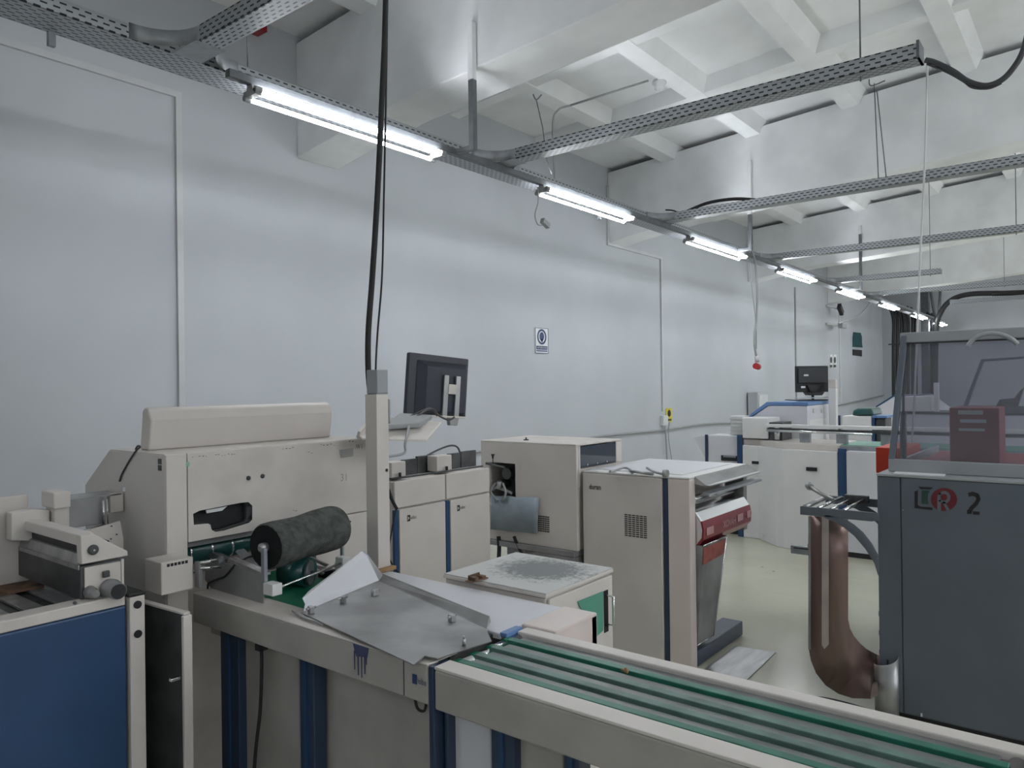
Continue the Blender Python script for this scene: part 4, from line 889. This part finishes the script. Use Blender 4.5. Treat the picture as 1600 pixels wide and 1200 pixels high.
for poly in ([(1464.5, 797), (1464.5, 778), (1466, 772), (1470, 768.5), (1470, 799)],):
    b.slab(XF(poly, .002), (.0006, 0, 0))
ring = []
for i in range(16):
    a0_, a1_ = math.radians(150-300*i/16), math.radians(150-300*(i+1)/16)
    b.slab(XF([(1475+r*math.cos(a), 777-r*math.sin(a)) for a, r in ((a0_, 10), (a1_, 10), (a1_, 5.2), (a0_, 5.2))], .002), (.0006, 0, 0))
b.slab(XF([(1472, 784), (1476, 784), (1484, 796.5), (1479, 798)], .002), (.0006, 0, 0)).obj('emblem_letter_r', lr, t)
b = B()
pts = [(1512.5, 777), (1514, 773), (1520, 771.5), (1527, 774), (1529, 780), (1525, 787), (1517, 795), (1515, 801)]
wv = 3.2
for (a0_, a1_), (c0_, c1_) in zip(pts[1:], pts[2:]):
    d = V((c0_-a0_, c1_-a1_)).normalized(); n_ = V((-d.y, d.x))*wv
    b.slab(XF([(a0_+n_.x-d.x, a1_+n_.y-d.y), (c0_+n_.x+d.x, c1_+n_.y+d.y), (c0_-n_.x+d.x, c1_-n_.y+d.y), (a0_-n_.x-d.x, a1_-n_.y-d.y)]), (.0008, 0, 0))
b.slab(XF([(1511, 797), (1517, 795), (1518, 803), (1511, 803)]), (.0008, 0, 0)).slab(XF([(1520, 799), (1530.5, 799.5), (1530.5, 804.5), (1520, 804)]), (.0008, 0, 0)).obj('numeral_two', INK, t)
o = Box(4.07, 4.17, .60, .82, zt+.0005, zt+.003, rot=((0, 0, 1), .08)).obj('paper_sheet', PAP); tag(o, 'white paper sheet lying on the grey machine top', 'paper')
# hood
t = thing('smoked_cover', 'hinged transparent smoked cover with a grey frame and curved handle', 'cover')
xb = 4.16; xt = 4.36
A_ = W(1388, 733, x=xb); yT = W(1408, 520, x=xt).y; zT = W(1408, 520, x=xt).z
ybt = W(1388, 733, x=xb).y
Box(xb, xb+.03, -1.2, ybt, zt+.001, zt+.065).obj('bottom_rail', GRL, t, .004)
def ln(a, c, s): return [a+V((0, 0, 0)), c+V((0, 0, 0)), c+V(s), a+V(s)]
B().slab([(xb, ybt, zt+.06), (xb+.03, ybt, zt+.06), (xt+.03, yT-.0, zT), (xt, yT, zT)], (0, -.028, 0)).obj('left_frame', GRY, t, .003)
Box(xt-.005, xt+.04, -1.2, yT+.005, zT-.055, zT).obj('top_rail', GRL, t, .005)
Box(xt-.012, xt-.006, -1.2, yT+.06, zT-.062, zT-.056).obj('seal_strip', BLK, t)
B().slab([(xb+.012, ybt-.02, zt+.06), (xb+.012, -1.2, zt+.06), (xt+.01, -1.2, zT-.05), (xt+.01, yT-.02, zT-.05)], (.004, 0, 0)).obj('acrylic_window', TINT, t)
hx = W(1550, 535, x=4.30)
B().tube([W(u, v, x=4.26) for u, v in [(1512, 541), (1520, 531), (1533, 523.5), (1550, 521), (1568, 524), (1582, 531), (1590, 538)]], .011, 10).obj('handle', GRL, t)
B().slab([(xb+.05, ybt-.02, zt+.01), (5.4, ybt-.02, zt+.01), (5.4, ybt-.02, zt+.05), (xb+.05, ybt-.02, zt+.05)], (0, -.02, 0)).obj('side_rail', GRL, t, .003)
B().cyl((xb+.10, ybt-.05, zt+.06), (xb+.12, ybt-.05, zt+.30), .016).cyl((xb+.12, ybt-.05, zt+.30), (xb+.13, ybt-.05, zt+.40), .006).obj('gas_spring', GRY, t)
t = thing('red_press_head', 'dark red box with three white label strips behind the smoked cover', 'box')
q0, q1 = W(1483, 637, x=4.55), W(1562, 709, x=4.55)
Box(4.55, 4.85, q1.y, q0.y, zt+.03, q0.z).obj('box', REDM, t, .006)
for (v0, v1, ua, ub) in ((641, 648, 1497, 1536), (655, 661, 1500, 1541), (669, 674, 1498, 1539)):
    a, c = W(ua, v0, x=4.548), W(ub, v1, x=4.548); Box(4.5475, 4.5498, c.y, a.y, c.z, a.z).obj('label_strip', PAP, t)
Box(4.50, 5.2, -1.1, .78, zt+.001, zt+.03).obj('red_base', RED, t, .004)
t = bpy.data.objects['grey_machine']
a, c = W(1368, 699, x=4.75), W(1370, 739, x=4.75)
lab(Box(4.75, 5.2, .889, a.y, c.z, a.z).obj('side_box', ORG, t, .005), 'orange-red side box')

# bracket arms with rollers
t = thing('sheet_lift_arm', 'grey bracket frame with steel rollers sticking out left of the grey machine', 'bracket')
xa, xbk = 3.86, 4.30
def arm(x):
    b = B()
    b.slab([V((x, .887, .965)), V((x, .93, .955)), V((x, 1.20, .985)), V((x, 1.20, 1.015)), V((x, .887, 1.005))], (.014, 0, 0))
    # curved brace
    n = 12; A = [(x, .887+.0+.20*math.sin(math.pi/2*i/n)*1.0, .60+.385*(1-math.cos(math.pi/2*i/n))) for i in range(n+1)]
    A = []; Bq = []
    for i in range(n+1):
        q = math.pi/2*i/n
        A.append((x, .885+.26*(1-math.cos(q)), .58+.40*math.sin(q))); Bq.append((x, .885+.30*(1-math.cos(q))+.0, .65+.355*math.sin(q)))
    b.strip(A, Bq, (.014, 0, 0)); return b
A_px = [(1372, 900), (1366, 880), (1352, 858), (1335, 838), (1318, 824), (1300, 814), (1285, 808)]
B_px = [(1372, 868), (1362, 850), (1348, 832), (1334, 820), (1320, 811), (1305, 806), (1290, 804)]
for x in (xa, xbk):
    o_ = (x-xa)
    b = B(); P = lambda u, v: W(u, v, x=xa)+V((o_, 0, 0))
    b.slab([P(1250, 791), P(1365, 801), P(1373, 802), P(1373, 813), P(1362, 815), P(1250, 804)], (.012, 0, 0))
    b.strip([P(*p) for p in A_px], [P(*p) for p in B_px], (.012, 0, 0))
    b.obj('side_arm', GRY, t, .002)
for (y, r, z, m_) in ((1.185, .012, 1.03, ST), (1.12, .008, 1.03, CHR), (1.06, .008, 1.03, CHR), (1.0, .008, 1.03, CHR)):
    B().cyl((xa+.012, y, z-.01), (xbk, y, z-.01), r).obj('roller', m_, t)
B().cyl((3.95, 1.07, 1.055), (3.99, 1.20, 1.11), .012).cyl((3.985, 1.19, 1.105), (4.0, 1.205, 1.115), .019).obj('clamp_handle', ST, t)
Box(xbk-.03, xbk, .98, 1.1, 1.0, 1.04).obj('rear_block', STK, t, .003)
# curved sheet slide
t = thing('curved_chute', 'tall curved reddish steel chute hanging under the bracket frame', 'chute')
n = 14
def chute_rail(x, s=0):
    pts = [V((x, 1.175-s, .965)), V((x, 1.175-s, .34))]
    return pts
outer = []; inner = []
# the sheet faces the camera, then curls away to the right near the floor
Lp = [(1264, 806), (1264, 900), (1264, 1016), (1267, 1032), (1275, 1052), (1290, 1071), (1310, 1084), (1332, 1091), (1360, 1092), (1372, 1086)]
Rp = [(1325, 810), (1325, 880), (1325, 968), (1328, 982), (1334, 994), (1343, 1005), (1353, 1014), (1362, 1019), (1370, 1023), (1376, 1025)]
dx = [0, 0, 0, .01, .03, .06, .10, .15, .22, .26]
ra = [W(u, v, x=3.90-dx[i]*.0) + V((0, 0, 0)) for i, (u, v) in enumerate(Lp)]
rb = [W(u, v, x=3.91+d*1.2) for (u, v), d in zip(Rp, dx)]
B().strip(ra, rb, (.004, 0, 0)).obj('sheet', COPR, t)
B().slab([W(1284, 808, x=3.897), W(1295, 808, x=3.897), W(1295, 1007, x=3.897), W(1288, 1014, x=3.897), W(1284, 1008, x=3.897)], (.002, 0, 0)).obj('stiffener_band', BAND, t)
B().slab([W(1264, 806, x=3.896), W(1267, 806, x=3.896), W(1267, 1014, x=3.896), W(1264, 1014, x=3.896)], (-.012, 0, 0)).obj('edge_angle', STD, t)
t = thing('roller_end_block', 'small grey channel with a roller at floor-side left of the reddish chute', 'bracket')
c0, c1 = W(1235, 852, x=4.3), W(1263, 868, x=4.3)
Box(4.30, 4.33, c1.y-.1, c0.y, c1.z, c0.z).obj('channel', GALV, t, .003)
B().cyl((4.29, c1.y-.02, c0.z+.01), (4.75, c1.y-.02, c0.z+.01), .022).obj('roller', ST, t)
Box(4.29, 4.30, c1.y-.01, c0.y-.02, (c0.z+c1.z)/2+.01, c0.z-.008).obj('slot', BLK, t)
t = thing('half_pipe_guard', 'bright curved steel guard standing at the base of the grey machine', 'guard')
n = 12; ra = []; rb = []
for i in range(n+1):
    q = math.pi*(.05+.95*i/n)
    y_ = .853+.055*math.cos(q); x_ = 4.035-.055*math.sin(q)
    ra.append((x_, y_, 0.0)); rb.append((x_, y_, .25+.05*(i/n)**2))
B().strip(ra, rb, (.003, 0, 0)).obj('shell', ST, t)
o = B().tube([W(u, v, z=.02) for u, v in [(1262, 1091), (1290, 1093), (1325, 1101), (1360, 1112)]], .012).obj('floor_cable', RUB); tag(o, 'black cable lying on the floor under the curved chute', 'cable')

# ------------------------------------------------------------------ far machine line
G2 = None
t = thing('far_finishing_machine', 'white panelled finishing machine across the aisle with two dark slots', 'machine')
zt = .985
pl = [(7.80, 3.03), (7.80, 2.86), (7.74, 2.80), (7.55, 2.60), (7.50, 2.50), (7.47, 1.98), (8.2, 1.98), (8.2, 3.03)]
B().slab([(x, y, .0) for x, y in pl], (0, 0, zt)).obj('front_panel', WH, t, .008)
B().slab([(min(x+.04, 8.19), y, zt) for x, y in pl], (0, 0, .06)).obj('upper_ledge', BE, t, .006)
c = W(1182, 723, x=7.79); Box(7.79, 7.80, c.y-.05, c.y+.05, c.z-.015, c.z+.015).obj('slot', BLK, t)
c = W(1268, 733, x=7.47); Box(7.465, 7.49, c.y-.05, c.y+.05, c.z-.017, c.z+.017).obj('slot', BLK, t)
Box(7.80, 7.83, 3.035, 3.09, 0.0, 1.09).obj('blue_pillar', BL, t, .004)
Box(7.47, 7.50, 1.90, 1.975, 0.02, zt+.03).obj('blue_pillar', BL, t, .004)
Box(7.45, 8.2, .40, 1.895, .05, zt+.01).obj('second_panel', WHC, t, .006)
Box(7.47, 8.2, .42, 1.90, 0, .05).obj('plinth', BLK, t)
c = W(1330, 700, z=zt+.02)
Box(7.6, 8.2, .45, 2.3, zt+.05, zt+.055).obj('belt', GRNP, t)
Box(7.55, 8.2, .45, 2.3, zt+.01, zt+.05).obj('belt_bed', GALV, t)
# white head block
h0, h1 = W(1167, 652, x=7.78), W(1200, 686, x=7.78)
Box(7.78, 8.15, W(1200, 660, x=7.78).y, 3.02, h1.z, W(1180, 653, x=7.78).z).obj('head_block', WH, t, .008)
yq = W(1200, 660, x=7.78).y
Box(7.80, 8.1, yq-.14, yq-.005, zt+.06, W(1210, 660, x=7.8).z).obj('drive_unit', STK, t, .004)
B().cyl((7.79, yq-.09, zt+.07), (7.79, yq-.09, zt+.2), .03).obj('chrome_cylinder', CHR, t)
c = W(1152, 672, x=7.9); Box(7.9, 8.1, 3.06, 3.20, 1.085, 1.29).obj('corrugated_tube', PIPE, t, .01)
b = B()
for i in range(5): b.box(7.893, 7.90, 3.06, 3.20, 1.09+.04*i, 1.105+.04*i)
b.obj('ribs', PIPE, t)
z_ = W(1300, 668, x=7.7).z
Box(7.66, 7.74, .3, yq-.02, z_-.01, z_+.02).obj('long_beam', WH, t, .004)
Box(7.68, 7.72, .3, yq-.02, z_-.05, z_-.02).obj('long_beam_lower_rail', STK, t, .004)  # thin dark steel rail under the long beam
z2 = W(1300, 677, x=7.6).z
B().cyl((7.60, 1.7, z2), (7.60, yq-.05, z2+.01), .012).obj('chrome_rod', CHR, t)
for i, y_ in enumerate((2.35, 2.0, 1.6, 1.0)):
    Box(7.70, 7.76, y_-.05, y_+.05, zt+.056, z_-.05).obj('stanchion', GALV, t, .004)
# left part with dark window
t = thing('far_delivery_unit', 'white unit with a dark rounded window left of the far blue pillar', 'machine')
Box(7.86, 8.18, 3.10, 3.44, .10, 1.075).obj('body', WHC, t, .006)
Box(7.85, 7.87, 3.445, 3.475, .0, 1.08).obj('dark_pillar', NAVY, t, .003)
Box(7.9, 8.18, 3.10, 3.44, 0, .10).obj('plinth', BLK, t)
a, c = W(1127, 711, x=7.86), W(1155, 722, x=7.86)
Box(7.845, 7.86, c.y, a.y, .80, a.z).obj('window', BLK, t, .012)
Box(7.84, 7.846, c.y+.03, a.y-.03, .86, a.z-.02).obj('window_rail', GALV, t, .002)
B().slab([(7.86, 3.48, 1.07), (7.86, 3.62, 1.04), (7.86, 3.48, .82)], (.4, 0, 0)).obj('wedge', WHC, t)
# body 2 with blue top
t = thing('far_folding_machine', 'far machine body with a light blue sloped top beneath the small monitor', 'machine')
xs, yf = 8.2, 2.47
zA, zB = W(1200, 628, x=xs).z, W(1176, 648, x=xs).z
B().slab([(xs, yf, .6), (xs, yf, zA-.04), (xs, 2.88, zA-.04), (xs, 3.06, zB-.02), (xs, 3.3, 1.05), (xs, 3.3, .6)], (.95, 0, 0)).obj('body', WHC, t, .006)
B().slab([(xs-.01, yf-.01, zA-.038), (xs-.01, yf-.01, zA), (xs-.01, 2.90, zA), (xs-.01, 3.09, zB-.0), (xs-.01, 3.09, zB-.03), (xs-.01, 2.88, zA-.038)], (.97, 0, 0)).obj('blue_top', BL2, t, .004)
Box(xs+.05, xs+.94, yf-.006, yf, .9, 1.24).obj('front_cover', WH, t, .004)
for u in (1272, 1284):
    c = W(u, 642, y=yf-.006); B().cyl(c, c+V((0, -.004, 0)), .025).obj('port', BEW, t)
t = thing('far_console_post', 'white square post with a grey box on top beside the small monitor', 'post')
c = W(1302, 640, x=8.8)
Box(8.76, 8.84, c.y-.04, c.y+.04, .9, W(1302, 607, x=8.8).z).obj('post', WH, t, .004)
Box(8.76, 8.84, c.y-.038, c.y+.038, W(1302, 607, x=8.8).z+.002, W(1302, 593, x=8.8).z).obj('top_box', BEW, t, .004)
t = thing('far_monitor', 'small black monitor seen from behind above the light blue machine top', 'monitor')
xm = 8.7
a, c = W(1243, 572, x=xm), W(1294, 612, x=xm); d0 = rt.copy(); d0.z = 0; d0.normalize(); w_ = 51/FPX*(a-EYE).dot(fw); h_ = 41/FPX*(a-EYE).dot(fw)
def mq(s, z, o=0): return V((a.x, a.y, a.z))+d0*s*w_+V((0, 0, -z*h_))+V((-d0.y*-1, d0.x*-1, 0))*0+V((fw.x, fw.y, 0)).normalized()*o
B().slab([mq(0, 0), mq(1, 0), mq(1, 1), mq(0, 1)], V((fw.x, fw.y, 0))*.03).obj('bezel', BLK, t, .006)
B().slab([mq(.06, .08), mq(.94, .08), mq(.94, .66), mq(.06, .66)], V((fw.x, fw.y, 0))*-.02).obj('back_shell', mat('monitor_back', (.028, .03, .036), .4), t, .006)
for (s0, s1, z0_, z1_) in ((.23, .37, .32, .39), (.14, .27, .77, .84)):
    B().slab([mq(s0, z0_, -.022), mq(s1, z0_, -.022), mq(s1, z1_, -.022), mq(s0, z1_, -.022)], V((fw.x, fw.y, 0))*.001).obj('label', PAP, t)
b = B().slab([mq(.32, .72, -.03), mq(.72, .72, -.03), mq(.6, 1.0, -.03), mq(.42, 1.0, -.03)], V((fw.x, fw.y, 0))*.03).slab([mq(.25, 1.0, -.08), mq(.8, 1.0, -.08), mq(.72, 1.12, -.08), mq(.32, 1.12, -.08)], V((fw.x, fw.y, 0))*.12).obj('stand', BLK, t, .004)
B().slab([mq(-.1, 1.28, -.1), mq(1.0, 1.28, -.1), mq(1.0, 1.31, -.1), mq(-.1, 1.31, -.1)], V((fw.x, fw.y, 0))*.35).obj('shelf', STK, t, .003)
B().slab([mq(.05, 1.20, -.1), mq(1.0, 1.18, -.1), mq(1.0, 1.22, -.1), mq(.05, 1.24, -.1)], V((fw.x, fw.y, 0))*.2).obj('keyboard', PIPE, t, .003)
B().slab([mq(.5, 1.12, .0), mq(.56, 1.12, .0), mq(.56, 1.28, .0), mq(.5, 1.28, .0)], V((fw.x, fw.y, 0))*.03).obj('stem', BLK, t)
# farther units
t = thing('far_feeder_unit', 'white unit with a dark teal rounded lid and blue frame behind the far belt', 'machine')
xx = 10.6
def F(u, v): return W(u, v, x=xx)
Box(xx, xx+.5, F(1362, 660).y, F(1316, 650).y, .5, F(1330, 650).z).obj('body', WH, t, .006)
a, c = F(1332, 640), F(1376, 649)
B().slab([F(1331, 649), F(1333, 641), F(1340, 638), F(1362, 638), F(1366, 649)], (.5, 0, 0)).obj('lid', TEAL, t, .02)
Box(xx-.01, xx+.45, F(1386, 650).y, F(1363, 650).y, F(1370, 653).z, F(1370, 649.5).z).obj('blue_frame_top', BL2, t, .003)
Box(xx-.01, xx+.4, F(1366, 650).y, F(1363, 650).y, .5, F(1370, 653).z).obj('blue_frame', BL, t, .003)
Box(xx+.05, xx+.4, F(1382, 650).y, F(1367, 650).y, .5, F(1370, 654).z).obj('mechanism', STK, t, .003)
Box(xx-.01, xx+.02, F(1313, 650).y, F(1309, 650).y, .5, F(1311, 649).z).obj('dark_post', NAVY, t, .003)
Box(xx+.02, xx+.4, F(1386, 650).y, F(1309, 650).y, 0, .5).obj('base', WHC, t, .004)
t = thing('far_sloped_hood', 'pale sloped machine hood seen left of the smoked cover', 'cover')
xx = 13
B().slab([F(1369, 637), F(1396, 620), F(1440, 618), F(1470, 640), F(1470, 680), F(1369, 680)], (1.0, 0, 0)).obj('hood', WHC, t, .01)
B().slab([F(1369, 637), F(1396, 620), F(1440, 618), F(1440, 616.5), F(1395, 618), F(1368, 635)], (1.0, 0, 0)).obj('edge', BL, t)
Box(13.0, 14.0, F(1470, 680).y, F(1369, 680).y, 0, F(1400, 680).z).obj('base', WHC, t)
# machines visible through the smoked cover
t = thing('machine_behind_cover', 'pale long machine seen through the smoked cover', 'machine')
xx = 9.2
Box(xx, xx+.6, -1.2, F(1410, 650).y, 0, F(1500, 640).z-.05).obj('body', WHC, t, .01)
Box(xx-.02, xx+.6, -1.2, F(1410, 650).y+.02, F(1500, 640).z-.05, F(1500, 640).z-.03).obj('rail', STK, t, .003)
Box(xx+.1, xx+.6, F(1450, 620).y, F(1404, 620).y, F(1500, 640).z-.03, F(1430, 620).z).obj('raised_block', WH, t, .01)
Box(xx+.1, xx+.2, F(1463, 600).y, F(1456, 600).y, F(1500, 640).z-.03, F(1460, 598).z).obj('post', WH, t, .004)
t = thing('loader_boom', 'slanted dark boom with a plate seen through the smoked cover', 'boom')
B().slab([F(1505, 634), F(1512, 634), F(1537, 565), F(1600, 560), F(1600, 557), F(1533, 561)], (.08, 0, 0)).obj('boom', GRY, t, .004)
B().slab([F(1555, 636), F(1590, 636), F(1600, 605), F(1592, 612), F(1585, 622), F(1562, 624)], (.1, 0, 0)).obj('seat', STK, t, .004)
Box(xx, xx+.2, F(1600, 634).y, F(1500, 634).y, F(1500, 640).z-.029, F(1500, 634).z).obj('base_bar', GRY, t, .003)

# ------------------------------------------------------------------ world + view
w = bpy.data.worlds.new('world'); bpy.context.scene.world = w; w.use_nodes = True
w.node_tree.nodes['Background'].inputs[0].default_value = (.5, .55, .6, 1); w.node_tree.nodes['Background'].inputs[1].default_value = .05
# ------------------------------------------------------------------ put every thing's origin at its base
bpy.context.view_layer.update()
def fam(o):
    r = [o]
    for c in o.children: r += fam(c)
    return r
for t in THINGS:
    ms = [o for o in fam(t) if o.type == 'MESH']
    if not ms: continue
    off = t.location.copy() if t.type == 'MESH' else V((0, 0, 0))
    ps = [v.co+off for o in ms for v in o.data.vertices]
    lo = V((min(p.x for p in ps), min(p.y for p in ps), min(p.z for p in ps))); hi = V((max(p.x for p in ps), max(p.y for p in ps), 0))
    c = V(((lo.x+hi.x)/2, (lo.y+hi.y)/2, lo.z))
    for o in ms: o.data.transform(Matrix.Translation(off-c))
    t.location = c
for o in bpy.data.objects:
    if o.parent is None and o.type == 'MESH' and 'kind' not in o and 'label' not in o: print('UNLABELLED', o.name)
for me in bpy.data.meshes: me.name = me.name
sc = bpy.context.scene
sc.view_settings.view_transform = 'Standard'; sc.view_settings.look = 'None'; sc.view_settings.gamma = 1; sc.view_settings.use_curve_mapping = False
sc.view_settings.exposure = 0.95
